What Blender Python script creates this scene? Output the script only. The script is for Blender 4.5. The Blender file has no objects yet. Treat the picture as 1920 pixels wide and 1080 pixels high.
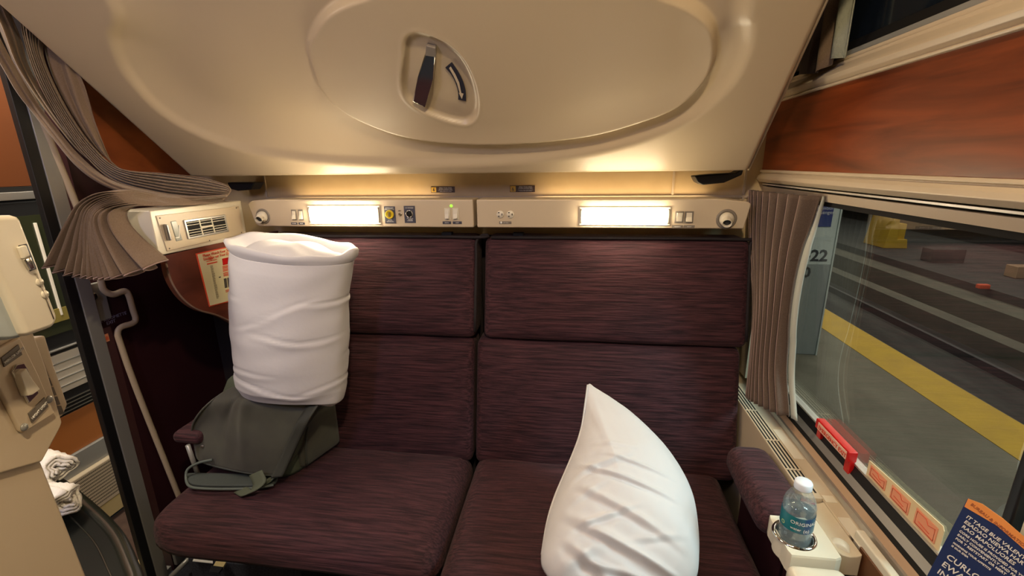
import bpy, bmesh, math, random
import numpy as np
from mathutils import Vector, Matrix
random.seed(4); np.random.seed(4)
S = bpy.context.scene; COL = S.collection

# ---------------------------------------------------------------- camera
RC = np.array([[0.99077911, 0.02300382, -0.13351999],
               [0.13483913, -0.26368394, 0.95513831],
               [-0.01323525, -0.9643348, -0.26435435]])
CAM = np.array([0, 0, 1.3]); FPX = 851.0
cd = bpy.data.cameras.new('camera'); cam = bpy.data.objects.new('camera', cd); COL.objects.link(cam)
cd.sensor_width = 36; cd.lens = FPX / 1920 * 36; cd.clip_start = 0.02; cd.clip_end = 300
u_, s_, vt_ = np.linalg.svd(RC); RO = u_ @ vt_
m = Matrix(((RO[0][0], -RO[0][1], -RO[0][2], 0), (RO[1][0], -RO[1][1], -RO[1][2], 0),
            (RO[2][0], -RO[2][1], -RO[2][2], 1.3), (0, 0, 0, 1)))
cam.matrix_world = m; S.camera = cam

# ---------------------------------------------------------------- world, exposure, lights
S.view_settings.view_transform = 'Standard'; S.view_settings.look = 'None'
S.view_settings.gamma = 1; S.view_settings.use_curve_mapping = False
S.view_settings.exposure = -0.08
W = bpy.data.worlds.new('world'); S.world = W; W.use_nodes = True
W.node_tree.nodes['Background'].inputs[0].default_value = (0.5, 0.6, 0.65, 1)
W.node_tree.nodes['Background'].inputs[1].default_value = 0.02

def area(name, loc, target, sx, sy, power, color):
    l = bpy.data.lights.new(name, 'AREA'); l.shape = 'RECTANGLE'; l.size = sx; l.size_y = sy
    l.energy = power; l.color = color
    o = bpy.data.objects.new(name, l); COL.objects.link(o); o.location = loc
    d = Vector(target) - Vector(loc); o.rotation_euler = d.to_track_quat('-Z', 'Y').to_euler()
    return o
area('ceiling_lamp_light', (0.06, -0.05, 2.04), (0.0, 0.55, 1.0), 0.05, 0.08, 11.5, (1.0, 0.77, 0.48))
area('vanity_lamp_light', (-0.75, -0.25, 1.75), (-0.7, 1.0, 0.8), 0.12, 0.25, 5.0, (0.70, 0.68, 1.0))
area('vanity_mirror_light', (-0.20, -0.05, 1.80), (-0.55, 0.35, 1.0), 0.06, 0.2, 2.2, (1.0, 0.86, 0.66))
area('corridor_lamp_light', (-1.52, 0.9, 2.0), (-1.52, 0.95, 0), 0.2, 1.2, 28, (1.0, 0.86, 0.66))
area('platform_lamp_light', (2.2, 0.1, 2.5), (0.2, 0.85, 0.6), 0.5, 1.0, 120, (0.55, 0.88, 1.0))
area('platform_lamp_light', (4.4, 1.0, 5.5), (3.9, 6.5, -1.2), 0.6, 3.0, 280, (1.0, 0.98, 0.90))
area('platform_lamp_light', (6.5, 11, 5.0), (6.5, 10, -1.7), 0.6, 14, 560, (1.0, 0.93, 0.76))
area('platform_lamp_light', (13.0, 16, 6.0), (13.0, 16, -1.7), 0.6, 18, 500, (1.0, 0.96, 0.84))

# ---------------------------------------------------------------- helpers
def ray(px, py):
    return RC @ np.array([px - 960.0, py - 540.0, FPX])
def at(px, py, ax, val):
    r = ray(px, py); i = 'XYZ'.index(ax); t = (val - CAM[i]) / r[i]
    return CAM + t * r
def onp(px, py, p0, n):
    r = ray(px, py); n = np.array(n, float); t = n.dot(np.array(p0) - CAM) / n.dot(r)
    return CAM + t * r
def nz(v):
    v = np.array(v, float); return v / np.linalg.norm(v)

MATS = {}
def mat(name, col, rough=0.5, metal=0.0, spec=0.5, **k):
    if name in MATS: return MATS[name]
    M = bpy.data.materials.new(name); M.use_nodes = True; N = M.node_tree.nodes; L = M.node_tree.links
    b = N['Principled BSDF']; b.inputs['Base Color'].default_value = (*col, 1); b.inputs['Roughness'].default_value = rough
    b.inputs['Metallic'].default_value = metal; b.inputs['Specular IOR Level'].default_value = spec
    if k.get('coat'): b.inputs['Coat Weight'].default_value = k['coat']; b.inputs['Coat Roughness'].default_value = k.get('coat_rough', 0.1)
    if k.get('sheen'): b.inputs['Sheen Weight'].default_value = k['sheen']
    if k.get('trans'): b.inputs['Transmission Weight'].default_value = k['trans']; b.inputs['IOR'].default_value = k.get('ior', 1.45)
    if k.get('emit'): b.inputs['Emission Color'].default_value = (*k['emit'], 1); b.inputs['Emission Strength'].default_value = k.get('estr', 1)
    if k.get('alpha') is not None: b.inputs['Alpha'].default_value = k['alpha']
    if 'noise' in k:   # (scale vector, colour 2, detail, contrast lo, hi)
        sc, c2, det, lo, hi = k['noise']
        tc = N.new('ShaderNodeTexCoord'); mp = N.new('ShaderNodeMapping'); mp.inputs['Scale'].default_value = sc
        no = N.new('ShaderNodeTexNoise'); no.inputs['Scale'].default_value = 1; no.inputs['Detail'].default_value = det
        no.inputs['Roughness'].default_value = k.get('nrough', 0.55); no.inputs['Distortion'].default_value = k.get('dist', 0)
        cr = N.new('ShaderNodeValToRGB'); cr.color_ramp.elements[0].position = lo; cr.color_ramp.elements[1].position = hi
        cr.color_ramp.elements[0].color = (*col, 1); cr.color_ramp.elements[1].color = (*c2, 1)
        geo = N.new('ShaderNodeNewGeometry')
        L.new(geo.outputs['Position'], mp.inputs[0]); L.new(mp.outputs[0], no.inputs['Vector'])
        L.new(no.outputs['Fac'], cr.inputs[0]); L.new(cr.outputs[0], b.inputs['Base Color'])
        if k.get('bump'):
            bp = N.new('ShaderNodeBump'); bp.inputs['Strength'].default_value = k['bump']; bp.inputs['Distance'].default_value = k.get('bdist', 0.002)
            L.new(no.outputs['Fac'], bp.inputs['Height']); L.new(bp.outputs[0], b.inputs['Normal'])
    elif k.get('bump'):
        geo = N.new('ShaderNodeNewGeometry'); no = N.new('ShaderNodeTexNoise'); no.inputs['Scale'].default_value = k.get('bscale', 300); no.inputs['Detail'].default_value = 3
        bp = N.new('ShaderNodeBump'); bp.inputs['Strength'].default_value = k['bump']; bp.inputs['Distance'].default_value = k.get('bdist', 0.001)
        L.new(geo.outputs['Position'], no.inputs['Vector']); L.new(no.outputs['Fac'], bp.inputs['Height']); L.new(bp.outputs[0], b.inputs['Normal'])
    MATS[name] = M; return M

fabric = mat('seat_fabric', (0.020, 0.0058, 0.0095), 0.72, sheen=0.05, noise=((9, 200, 200), (0.082, 0.027, 0.034), 4, 0.38, 0.70), nrough=0.6, bump=0.9, bdist=0.003, spec=0.25)
piping = mat('dark_piping', (0.012, 0.007, 0.009), 0.8)
maroon = mat('maroon_laminate', (0.028, 0.006, 0.009), 0.55, spec=0.3)
wood = mat('mahogany', (0.10, 0.018, 0.005), 0.30, noise=((3, 3, 26), (0.25, 0.052, 0.013), 5, 0.35, 0.7), dist=0.6, coat=0.2, coat_rough=0.25, spec=0.4)
woodv = mat('mahogany_lit', (0.20, 0.045, 0.012), 0.4, noise=((6, 6, 14), (0.36, 0.09, 0.022), 5, 0.35, 0.7), dist=0.6)  # brighter mahogany copy, lamplight on the left wall put into its colour
cream = mat('cream_plastic', (0.55, 0.45, 0.32), 0.38, bump=0.06, bscale=500, bdist=0.0006)
creamb = mat('cream_berth', (0.50, 0.40, 0.265), 0.36, bump=0.12, bscale=420, bdist=0.0008)
creamw = mat('cream_wall', (0.60, 0.46, 0.26), 0.55, noise=((18, 18, 18), (0.54, 0.40, 0.22), 4, 0.3, 0.8))
white_p = mat('pale_plastic', (0.68, 0.62, 0.50), 0.32)
navy = mat('navy_label', (0.05, 0.05, 0.075), 0.5)
printw = mat('white_print', (0.75, 0.73, 0.70), 0.6)
yellowp = mat('yellow_print', (0.75, 0.48, 0.06), 0.5)
black = mat('black_rubber', (0.008, 0.008, 0.009), 0.45)
slotm = mat('slot_black', (0.006, 0.005, 0.004), 0.9)
darkp = mat('dark_plastic', (0.02, 0.02, 0.023), 0.3)
chrome = mat('chrome', (0.62, 0.60, 0.57), 0.08, 1.0)
steel = mat('brushed_steel', (0.42, 0.41, 0.40), 0.33, 1.0)
greym = mat('grey_metal', (0.34, 0.34, 0.32), 0.4, 0.4)
alu = mat('aluminium', (0.55, 0.53, 0.50), 0.3, 0.8)
tan = mat('tan_strip', (0.45, 0.30, 0.19), 0.4)
bezelg = mat('grey_bezel', (0.20, 0.17, 0.14), 0.4)
curt = mat('curtain_cloth', (0.15, 0.098, 0.060), 0.85, sheen=0.15, noise=((500, 500, 500), (0.20, 0.135, 0.088), 2, 0.3, 0.7), bump=0.2, bdist=0.0006)
curtr = mat('curtain_cloth_brown', (0.090, 0.058, 0.042), 0.85, sheen=0.1, noise=((500, 500, 500), (0.125, 0.084, 0.062), 2, 0.3, 0.7), bump=0.2, bdist=0.0006)
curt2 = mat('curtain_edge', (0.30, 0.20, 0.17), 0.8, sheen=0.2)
liner = mat('curtain_liner', (0.42, 0.43, 0.38), 0.85)
cloth = mat('pillow_cotton', (0.60, 0.59, 0.62), 0.75, bump=0.12, bscale=70, bdist=0.003, sheen=0.2)
towelm = mat('towel_cotton', (0.80, 0.78, 0.72), 0.9, bump=0.7, bscale=500, bdist=0.002)
bagm = mat('olive_canvas', (0.050, 0.048, 0.044), 0.7, noise=((9, 9, 9), (0.080, 0.082, 0.062), 3, 0.3, 0.7), bump=0.15, bdist=0.002, sheen=0.1)
bagl = mat('olive_lining', (0.075, 0.088, 0.058), 0.75, bump=0.2, bscale=60, bdist=0.002)
strapm = mat('strap_pad', (0.045, 0.055, 0.052), 0.75, bump=0.4, bscale=120, bdist=0.002)
carpet = mat('carpet_blue', (0.025, 0.028, 0.045), 0.95, noise=((160, 160, 160), (0.06, 0.065, 0.09), 2, 0.3, 0.7), bump=0.5, bdist=0.003)
corrf = mat('corridor_carpet', (0.055, 0.03, 0.022), 0.95, noise=((30, 30, 30), (0.085, 0.05, 0.035), 3, 0.3, 0.7))
orange = mat('orange_laminate', (0.38, 0.13, 0.03), 0.4)
sillm = mat('sill_cream', (0.62, 0.50, 0.24), 0.5)
perf = mat('perforated', (0.50, 0.42, 0.30), 0.45)
red = mat('red_plastic', (0.50, 0.006, 0.006), 0.3)
redp = mat('red_print', (0.68, 0.08, 0.03), 0.6)
salm = mat('salmon_print', (0.75, 0.30, 0.17), 0.6)
blackp = mat('black_print', (0.06, 0.05, 0.04), 0.6)
paper = mat('sticker_paper', (0.72, 0.66, 0.42), 0.5)
paper2 = mat('sign_paper', (0.72, 0.64, 0.46), 0.5)
bnavy = mat('brochure_navy', (0.014, 0.03, 0.11), 0.3)
borange = mat('brochure_orange', (0.75, 0.28, 0.07), 0.4)
granite = mat('black_granite', (0.006, 0.007, 0.005), 0.38, spec=0.06, noise=((90, 90, 90), (0.04, 0.04, 0.028), 6, 0.62, 0.85), nrough=0.75)
granitee = mat('granite_edge', (0.018, 0.02, 0.014), 0.2)
concrete = mat('platform_concrete', (0.13, 0.125, 0.095), 0.8, noise=((1.6, 1.2, 1.2), (0.21, 0.20, 0.155), 6, 0.3, 0.75))
trackm = mat('track_bed', (0.025, 0.027, 0.028), 0.9, noise=((2.5, 0.6, 2), (0.075, 0.08, 0.078), 6, 0.4, 0.8))
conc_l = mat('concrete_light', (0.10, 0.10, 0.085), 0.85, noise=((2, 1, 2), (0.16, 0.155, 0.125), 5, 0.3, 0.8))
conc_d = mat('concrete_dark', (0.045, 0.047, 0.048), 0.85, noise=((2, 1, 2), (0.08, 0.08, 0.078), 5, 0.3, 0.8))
yellowm = mat('yellow_paint', (0.62, 0.40, 0.035), 0.7, noise=((3, 3, 3), (0.52, 0.33, 0.04), 5, 0.4, 0.75))
pillar_w = mat('pillar_white', (0.60, 0.66, 0.63), 0.6)
pillar_g = mat('pillar_grey', (0.30, 0.33, 0.32), 0.6)
signblue = mat('sign_blue', (0.04, 0.06, 0.22), 0.5)
lens = mat('lamp_lens', (0.9, 0.85, 0.7), 0.4, emit=(1.0, 0.83, 0.56), estr=60)
glowm = mat('glow_strip', (0.9, 0.85, 0.7), 0.4, emit=(1.0, 0.78, 0.48), estr=12)  # emission for the added strips that brighten the back wall
glow = mat('led_green', (0.1, 0.5, 0.05), 0.3, emit=(0.35, 1.0, 0.05), estr=1.6)
litm = mat('vanity_diffuser', (0.75, 0.68, 0.55), 0.4)
capm = mat('bottle_cap', (0.75, 0.80, 0.90), 0.45)
labelm = mat('bottle_label', (0.01, 0.16, 0.19), 0.4, noise=((60, 8, 8), (0.015, 0.06, 0.16), 1, 0.35, 0.6))
def glassmat(name, tint, tr, rough=0.0, haze=None):
    M = bpy.data.materials.new(name); M.use_nodes = True; N = M.node_tree.nodes; L = M.node_tree.links
    for n in list(N): N.remove(n)
    o = N.new('ShaderNodeOutputMaterial'); mx = N.new('ShaderNodeMixShader'); t = N.new('ShaderNodeBsdfTransparent'); g = N.new('ShaderNodeBsdfGlossy')
    t.inputs[0].default_value = (*tint, 1); g.inputs['Roughness'].default_value = rough
    lw = N.new('ShaderNodeLayerWeight'); lw.inputs[0].default_value = 0.5
    pw = N.new('ShaderNodeMath'); pw.operation = 'POWER'; pw.inputs[1].default_value = 5; L.new(lw.outputs['Facing'], pw.inputs[0])
    mt = N.new('ShaderNodeMath'); mt.operation = 'MULTIPLY_ADD'; mt.inputs[1].default_value = 0.95; mt.inputs[2].default_value = 0.045 * tr; mt.use_clamp = True
    L.new(pw.outputs[0], mt.inputs[0]); L.new(mt.outputs[0], mx.inputs[0]); L.new(t.outputs[0], mx.inputs[1]); L.new(g.outputs[0], mx.inputs[2])
    if haze:
        df = N.new('ShaderNodeBsdfDiffuse'); df.inputs[0].default_value = (*haze[:3], 1); m2 = N.new('ShaderNodeMixShader'); m2.inputs[0].default_value = haze[3]
        L.new(mx.outputs[0], m2.inputs[1]); L.new(df.outputs[0], m2.inputs[2]); L.new(m2.outputs[0], o.inputs[0])
    else: L.new(mx.outputs[0], o.inputs[0])
    return M
paneglass = glassmat('window_glass', (0.92, 0.92, 0.88), 4.6)
bottlem = glassmat('bottle_plastic', (0.93, 0.97, 0.98), 2.0, 0.06, (0.75, 0.85, 0.9, 0.10))
waterm = glassmat('water', (0.90, 0.95, 0.97), 1.5, 0.03, (0.6, 0.75, 0.8, 0.08))

# ---- objects
WL = {}
def wloc(o): return WL.get(o.name, Vector((0, 0, 0)))
def put(o, parent=None):
    COL.objects.link(o)
    if parent is not None:
        o.parent = parent; o.location = -(wloc(parent)); WL[o.name] = Vector((0, 0, 0))
    else:
        if o.type == 'MESH' and len(o.data.vertices):
            vs = o.data.vertices; n = len(vs); a = np.empty(n * 3); vs.foreach_get('co', a); a = a.reshape(-1, 3)
            c = Vector(((a[:, 0].min() + a[:, 0].max()) / 2, (a[:, 1].min() + a[:, 1].max()) / 2, a[:, 2].min()))
            o.data.transform(Matrix.Translation(-c)); o.location = c; WL[o.name] = c
    return o
def empty(name, loc, label, cat, group=None):
    o = bpy.data.objects.new(name, None); o.empty_display_size = 0.05; COL.objects.link(o); o.location = loc
    WL[o.name] = Vector(loc); tag(o, label, cat, group); return o
def tag(o, label, cat=None, group=None, kind=None):
    if label: o['label'] = label
    if cat: o['category'] = cat
    if group: o['group'] = group
    if kind: o['kind'] = kind
    return o
def struct(o): o['kind'] = 'structure'; return o
def mesh(name, V, F, m, parent=None, smooth=False, bevel=0, seg=2, solid=0, subs=0, angle=None):
    me = bpy.data.meshes.new(name); me.from_pydata([tuple(map(float, v)) for v in V], [], F); me.validate(); me.update()
    bm = bmesh.new(); bm.from_mesh(me); bmesh.ops.recalc_face_normals(bm, faces=bm.faces)
    if bevel:
        es = [e for e in bm.edges if len(e.link_faces) == 2 and e.calc_face_angle(0) > 0.5]
        bmesh.ops.bevel(bm, geom=es, offset=bevel, segments=seg, affect='EDGES', profile=0.5, clamp_overlap=True)
    bm.to_mesh(me); bm.free()
    ms = m if isinstance(m, (list, tuple)) else [m]
    for mm in ms: me.materials.append(mm)
    if smooth or bevel:
        for p in me.polygons: p.use_smooth = True
    o = bpy.data.objects.new(name, me); put(o, parent)
    if (bevel and not smooth):
        md = o.modifiers.new('wn', 'WEIGHTED_NORMAL'); md.keep_sharp = True
    if solid:
        md = o.modifiers.new('solid', 'SOLIDIFY'); md.thickness = abs(solid); md.offset = 0 if solid > 0 else -1
    if subs:
        md = o.modifiers.new('sub', 'SUBSURF'); md.levels = subs; md.render_levels = subs
    return o
def box(name, lo, hi, m, parent=None, bevel=0, seg=2):
    (a, b, c), (d, e, f) = lo, hi
    V = [(a, b, c), (d, b, c), (d, e, c), (a, e, c), (a, b, f), (d, b, f), (d, e, f), (a, e, f)]
    F = [(0, 1, 2, 3), (4, 5, 6, 7), (0, 1, 5, 4), (1, 2, 6, 5), (2, 3, 7, 6), (3, 0, 4, 7)]
    return mesh(name, V, F, m, parent, bevel=bevel, seg=seg)
def prism(name, pts, ext, m, parent=None, bevel=0, seg=2, smooth=False):
    """polygon (3D points) extruded along vector ext"""
    n = len(pts); e = np.array(ext, float)
    V = [np.array(p) for p in pts] + [np.array(p) + e for p in pts]
    F = [tuple(range(n)), tuple(range(n, 2 * n))] + [(i, (i + 1) % n, n + (i + 1) % n, n + i) for i in range(n)]
    return mesh(name, V, F, m, parent, bevel=bevel, seg=seg, smooth=smooth)
def smoothpts(P, n=8, closed=False):
    P = [np.array(p, float) for p in P]; out = []; N_ = len(P)
    rng = range(N_ if closed else N_ - 1)
    for i in rng:
        p0 = P[(i - 1) % N_] if (closed or i > 0) else 2 * P[0] - P[1]
        p1 = P[i]; p2 = P[(i + 1) % N_]
        p3 = P[(i + 2) % N_] if (closed or i + 2 < N_) else 2 * P[-1] - P[-2]
        for k in range(n):
            t = k / n
            out.append(0.5 * ((2 * p1) + (-p0 + p2) * t + (2 * p0 - 5 * p1 + 4 * p2 - p3) * t * t + (-p0 + 3 * p1 - 3 * p2 + p3) * t ** 3))
    if not closed: out.append(P[-1])
    return out
def resamp(P, n):
    P = np.array(P, float); d = np.r_[0, np.cumsum(np.linalg.norm(np.diff(P, axis=0), axis=1))]
    s = np.linspace(0, d[-1], n)
    return np.array([np.interp(s, d, P[:, i]) for i in range(P.shape[1])]).T
def tube(name, P, r, m, parent=None, k=10, rx=None, up=(0, 0, 1), closed=False, caps=True):
    """sweep an ellipse (r along 'up' side, rx across) along points"""
    P = [np.array(p, float) for p in P]; n = len(P); V = []; F = []
    for i, p in enumerate(P):
        a = P[(i - 1) % n] if (closed or i > 0) else p; b = P[(i + 1) % n] if (closed or i < n - 1) else p
        t = nz(b - a); s = np.cross(t, np.array(up, float))
        if np.linalg.norm(s) < 1e-4: s = np.cross(t, np.array((1, 0.01, 0)))
        s = nz(s); w = nz(np.cross(s, t)); ri = r[i] if hasattr(r, '__len__') else r; rr = ri if rx is None else rx
        for j in range(k):
            q = 2 * math.pi * j / k; V.append(p + s * math.cos(q) * rr + w * math.sin(q) * ri)
    for i in range(n if closed else n - 1):
        for j in range(k):
            i2 = (i + 1) % n; F.append((i * k + j, i * k + (j + 1) % k, i2 * k + (j + 1) % k, i2 * k + j))
    if not closed and caps: F.append(tuple(range(k))); F.append(tuple((n - 1) * k + j for j in range(k)))
    return mesh(name, V, F, m, parent, smooth=True)
def grid(name, A, m, parent=None, solid=0, subs=0, closeu=False):
    """A[i][j] array of points -> surface"""
    A = np.array(A, float); a, b = A.shape[:2]; V = A.reshape(-1, 3); F = []
    for i in range(a if closeu else a - 1):
        for j in range(b - 1):
            i2 = (i + 1) % a; F.append((i * b + j, i2 * b + j, i2 * b + j + 1, i * b + j + 1))
    return mesh(name, V, F, m, parent, smooth=True, solid=solid, subs=subs)
def rings(name, R, m, parent=None, caps=True, subs=0, solid=0):
    """list of closed rings with equal counts"""
    k = len(R[0]); V = [p for r in R for p in r]; F = []
    for i in range(len(R) - 1):
        for j in range(k): F.append((i * k + j, i * k + (j + 1) % k, (i + 1) * k + (j + 1) % k, (i + 1) * k + j))
    if caps: F.append(tuple(range(k))); F.append(tuple((len(R) - 1) * k + j for j in range(k)))
    return mesh(name, V, F, m, parent, smooth=True, subs=subs, solid=solid)
def lathe(name, c, prof, m, parent=None, k=32, axis=(0, 0, 1), caps=True):
    ax = nz(axis); s = np.cross(ax, (0.3, 1, 0.1)); s = nz(s); w = np.cross(ax, s); R = []
    for r, h in prof: R.append([np.array(c) + ax * h + (s * math.cos(2 * math.pi * j / k) + w * math.sin(2 * math.pi * j / k)) * max(r, 1e-5) for j in range(k)])
    return rings(name, R, m, parent, caps)
def rounded(name, half, r, m, parent=None, fn=None, n=14, subs=0):
    """rounded box centred at 0, each vertex passed through fn"""
    bm = bmesh.new(); bmesh.ops.create_cube(bm, size=2); bmesh.ops.subdivide_edges(bm, edges=bm.edges[:], cuts=n, use_grid_fill=True)
    h = np.array(half, float); rr = min(r, *half) * 0.999
    for v in bm.verts:
        p = np.array(v.co); q = np.zeros(3)
        for i in range(3):   # concentrate vertices near the edges
            a = abs(p[i]); q[i] = math.copysign(1 - (1 - a) ** 1.7, p[i]) * h[i]
        inner = np.clip(q, -(h - rr), h - rr); d = q - inner
        on = nz(p ** 3 * 1.0)
        l = np.linalg.norm(d)
        w = inner + (d / l * rr if l > 1e-9 else 0 * d)
        v.co = Vector(fn(*w) if fn else w)
    me = bpy.data.meshes.new(name); bmesh.ops.recalc_face_normals(bm, faces=bm.faces); bm.to_mesh(me); bm.free()
    me.materials.append(m)
    for p in me.polygons: p.use_smooth = True
    o = bpy.data.objects.new(name, me); put(o, parent); return o
def text(name, s, o, u, v, size, m, parent=None, depth=0.0004, align='LEFT', sx=1.0, bold=0.0):
    """mesh text with baseline start o, direction u, up v"""
    c = bpy.data.curves.new(name, 'FONT'); c.body = s; c.size = size; c.align_x = align; c.extrude = depth; c.offset = bold; c.resolution_u = 2
    c.space_line = 0.9
    t = bpy.data.objects.new(name + '_tmp', c); COL.objects.link(t); bpy.context.view_layer.update()
    me = bpy.data.meshes.new_from_object(t.evaluated_get(bpy.context.evaluated_depsgraph_get())); bpy.data.objects.remove(t)
    u = nz(u); n = nz(np.cross(u, v)); v = np.cross(n, u); o = np.array(o, float) + n * 0.0006
    M = Matrix(((u[0] * sx, v[0], n[0], o[0]), (u[1] * sx, v[1], n[1], o[1]), (u[2] * sx, v[2], n[2], o[2]), (0, 0, 0, 1)))
    me.transform(M); me.materials.clear(); me.materials.append(m); me.name = name
    ob = bpy.data.objects.new(name, me); put(ob, parent); return ob
def snoise(P, f, seed=0):
    """cheap smooth pseudo-noise of arrays of 3D points"""
    rs = np.random.RandomState(seed); out = 0; P = np.asarray(P, float)
    for k in range(5):
        w = rs.normal(size=3) * f * (0.7 + 0.35 * k); out = out + np.sin(P @ w + rs.rand() * 6.28) / (1 + 0.5 * k)
    return out / 2.5
def quadpx(name, pts, ax, val, th, m, parent=None, bevel=0):
    """thin plate traced on the plane ax=val; th = extrusion along the axis"""
    P = [at(x, y, ax, val) for x, y in pts]; e = np.zeros(3); e['XYZ'.index(ax)] = th
    return prism(name, P, e, m, parent, bevel=bevel)
def rpx(x0, y0, x1, y1): return [(x0, y0), (x1, y0), (x1, y1), (x0, y1)]

# ================================================================ ROOM SHELL
XL, XR, YB, YS = -1.30, 0.525, 1.42, 1.26
struct(box('floor', (XL - 0.05, -1.0, -0.05), (0.62, 1.5, 0.0), carpet))
struct(box('wall_back', (-1.36, YB, 0.0), (0.62, YB + 0.05, 2.1), creamw))
struct(box('ceiling', (-1.9, -1.0, 2.1), (0.7, 1.5, 2.15), creamb))
struct(box('wall_front', (-1.9, -1.05, 0.0), (0.7, -1.0, 2.1), creamb))
# left wall: maroon partition behind the door jamb, wood above
Yp = 1.105
wl = struct(box('wall_left', (XL - 0.04, Yp - 0.055, 0.0), (XL, YB, 2.1), maroon))
struct(box('wall_left_front', (XL - 0.04, -1.0, 0.0), (XL, 0.28, 2.1), creamb))
box('wood_facing', (XL, 1.14, 1.27), (XL + 0.008, YB, 2.09), woodv, wl)
struct(box('wall_back_lower', (-1.30, YB - 0.012, 0.0), (0.47, YB - 0.0005, 1.082), piping))
# back-wall seams
for x in (497, 1262, 1396):
    a = at(x, 350, 'Y', YB - 0.004)
    struct(box('trim_1', (a[0] - 0.003, YB - 0.004, 1.19), (a[0] + 0.003, YB, 1.33), cream))
struct(box('trim_2', (-1.02, YB - 0.006, 1.196), (XR, YB, 1.203), cream))

# door jamb strips on the left wall plane
def strip(name, y0, y1, x0, x1, m, z0=0.0, z1=2.1, bevel=0.002): return box(name, (x0, y0, z0), (x1, y1, z1), m, None, bevel)
def yL(px, py, X=XL): return at(px, py, 'X', X)[1]
yb0, yb1, yg1 = yL(171, 733), yL(191, 733), yL(217, 733)
dj = struct(strip('door_1', yb0, yb1, XL - 0.004, XL + 0.012, black))
gs = box('jamb_strip', (XL - 0.004, yb1, 0.0), (XL + 0.014, yg1, 2.1), greym, dj, 0.002)
la, lb2 = at(165, 548, 'X', XL), at(190, 602, 'X', XL)
box('latch_plate', (XL - 0.01, yg1 + 0.002, lb2[2]), (XL + 0.004, yg1 + 0.040, la[2] + 0.02), greym, dj, 0.003)
lt = at(175, 556, 'X', XL + 0.01)
lathe('thumb_latch', (XL + 0.004, lt[1], lt[2]), [(0.012, 0), (0.012, 0.006), (0.009, 0.009)], chrome, dj, axis=(1, 0, 0))
a = at(180, 605, 'X', XL); 
dec = box('label_plate', (XL, a[1], a[2] - 0.022), (XL + 0.002, a[1] + 0.05, a[2] + 0.008), maroon, dj)
text('label_print', '52 ROOMETTE\n      EXIT', (XL + 0.002, a[1] + 0.002, a[2] - 0.004), (0, 1, 0), (0, 0, 1), 0.013, mat('dull_print', (0.22, 0.20, 0.30), 0.6), dec)
a = at(188, 630, 'X', XL)
dc = box('number_plate', (XL, a[1], a[2] - 0.022), (XL + 0.002, a[1] + 0.020, a[2]), salm, dj)
text('number_print', '68', (XL + 0.002, a[1] + 0.003, a[2] - 0.017), (0, 1, 0), (0, 0, 1), 0.015, redp, dc)
# cream wavy edge trim
tp = [(100, 280), (148, 396), (180, 480), (190, 530), (196, 545), (212, 552), (232, 546), (241, 553), (249, 580), (254, 597), (249, 606), (228, 613), (221, 624), (226, 645), (258, 735), (335, 930)]
P = [at(x, y, 'X', XL + 0.012) for x, y in tp]
P = [P[0] + (P[0] - P[1]) * 3.5] + P + [P[-1] + (P[-1] - P[-2]) * 0.9]
o = tube('edge_trim', smoothpts(P, 6), 0.006, cream, None, 10, rx=0.009, up=(1, 0, 0)); tag(o, 'cream wavy edge trim running down the maroon partition beside the door', 'trim')
# sills at door
struct(box('trim_3', (-1.45, -0.9, 0.0), (-1.385, 1.30, 0.012), sillm))
struct(box('trim_4', (-1.375, -0.9, 0.0), (-1.31, 1.30, 0.018), greym))

# ================================================================ CORRIDOR beyond the door
XC = -1.75
struct(box('floor_corridor', (XC, -1.0, -0.05), (XL - 0.04, 3.0, -0.001), corrf))
wc = struct(box('wall_corridor', (XC - 0.06, -1.0, 0.0), (XC - 0.02, 3.0, 2.15), maroon))
def cz(py, px=200): return at(px, py, 'X', XC)[2]
def cb(name, z0, z1, m, dx=0.0, bevel=0.002, parent=wc): return box(name, (XC - 0.02, -1.0, z0), (XC + dx, 3.0, z1), m, parent, bevel)
cb('floor_rail', 0.02, 0.088, sillm, 0.02); cb('shadow_gap', 0.0, 0.02, slotm, 0.0)
h = cb('heater_cover', 0.088, 0.25, perf, 0.03, 0.006)
V = []; F = []
for i in range(110):      # perforations as tiny slots near the visible stretch
    for j in range(11):
        y = 0.98 + i * 0.0042; z = 0.105 + j * 0.0128
        k = len(V); V += [(XC + 0.0305, y, z), (XC + 0.0305, y + 0.0024, z), (XC + 0.0305, y + 0.0024, z + 0.006), (XC + 0.0305, y, z + 0.006)]; F.append((k, k + 1, k + 2, k + 3))
mesh('perforation', V, F, slotm, h)
cb('metal_band', 0.25, 0.325, greym, 0.012); cb('orange_panel', 0.325, 0.47, orange, 0.0)
cb('vent_slot', 0.47, 0.553, slotm, 0.0)
for k in range(4): cb('vent_slat', 0.482 + k * 0.013, 0.486 + k * 0.013, steel, 0.008, 0)
cb('ribbed_panel', 0.553, 0.69, white_p, 0.006)
for k in range(4): cb('panel_rib', 0.575 + k * 0.028, 0.579 + k * 0.028, alu, 0.011, 0.001)
wn = struct(box('window_3', (XC - 0.02, 0.5, 0.69), (XC + 0.01, 3.0, 1.21), black, None, 0.01))
box('sill_bead', (XC - 0.01, 0.5, 0.705), (XC + 0.018, 3.0, 0.712), alu, wn, 0.002)
box('pane', (XC + 0.008, 0.56, 0.76), (XC + 0.012, 2.9, 1.16), mat('corridor_glass', (0.035, 0.04, 0.02), 0.1), wn)
box('shade_band', (XC + 0.010, 0.56, 0.80), (XC + 0.016, 2.9, 0.845), mat('olive_band', (0.28, 0.22, 0.05), 0.5), wn)
yc = at(60, 430, 'X', XC)[1]
box('frame_glint', (XC + 0.01, 1.250, 0.82), (XC + 0.018, 1.257, 1.135), mat('glint_paint', (0.95, 0.90, 0.78), 0.3), wn, 0.001)  # near-white colour paints a highlight along the frame edge
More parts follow.
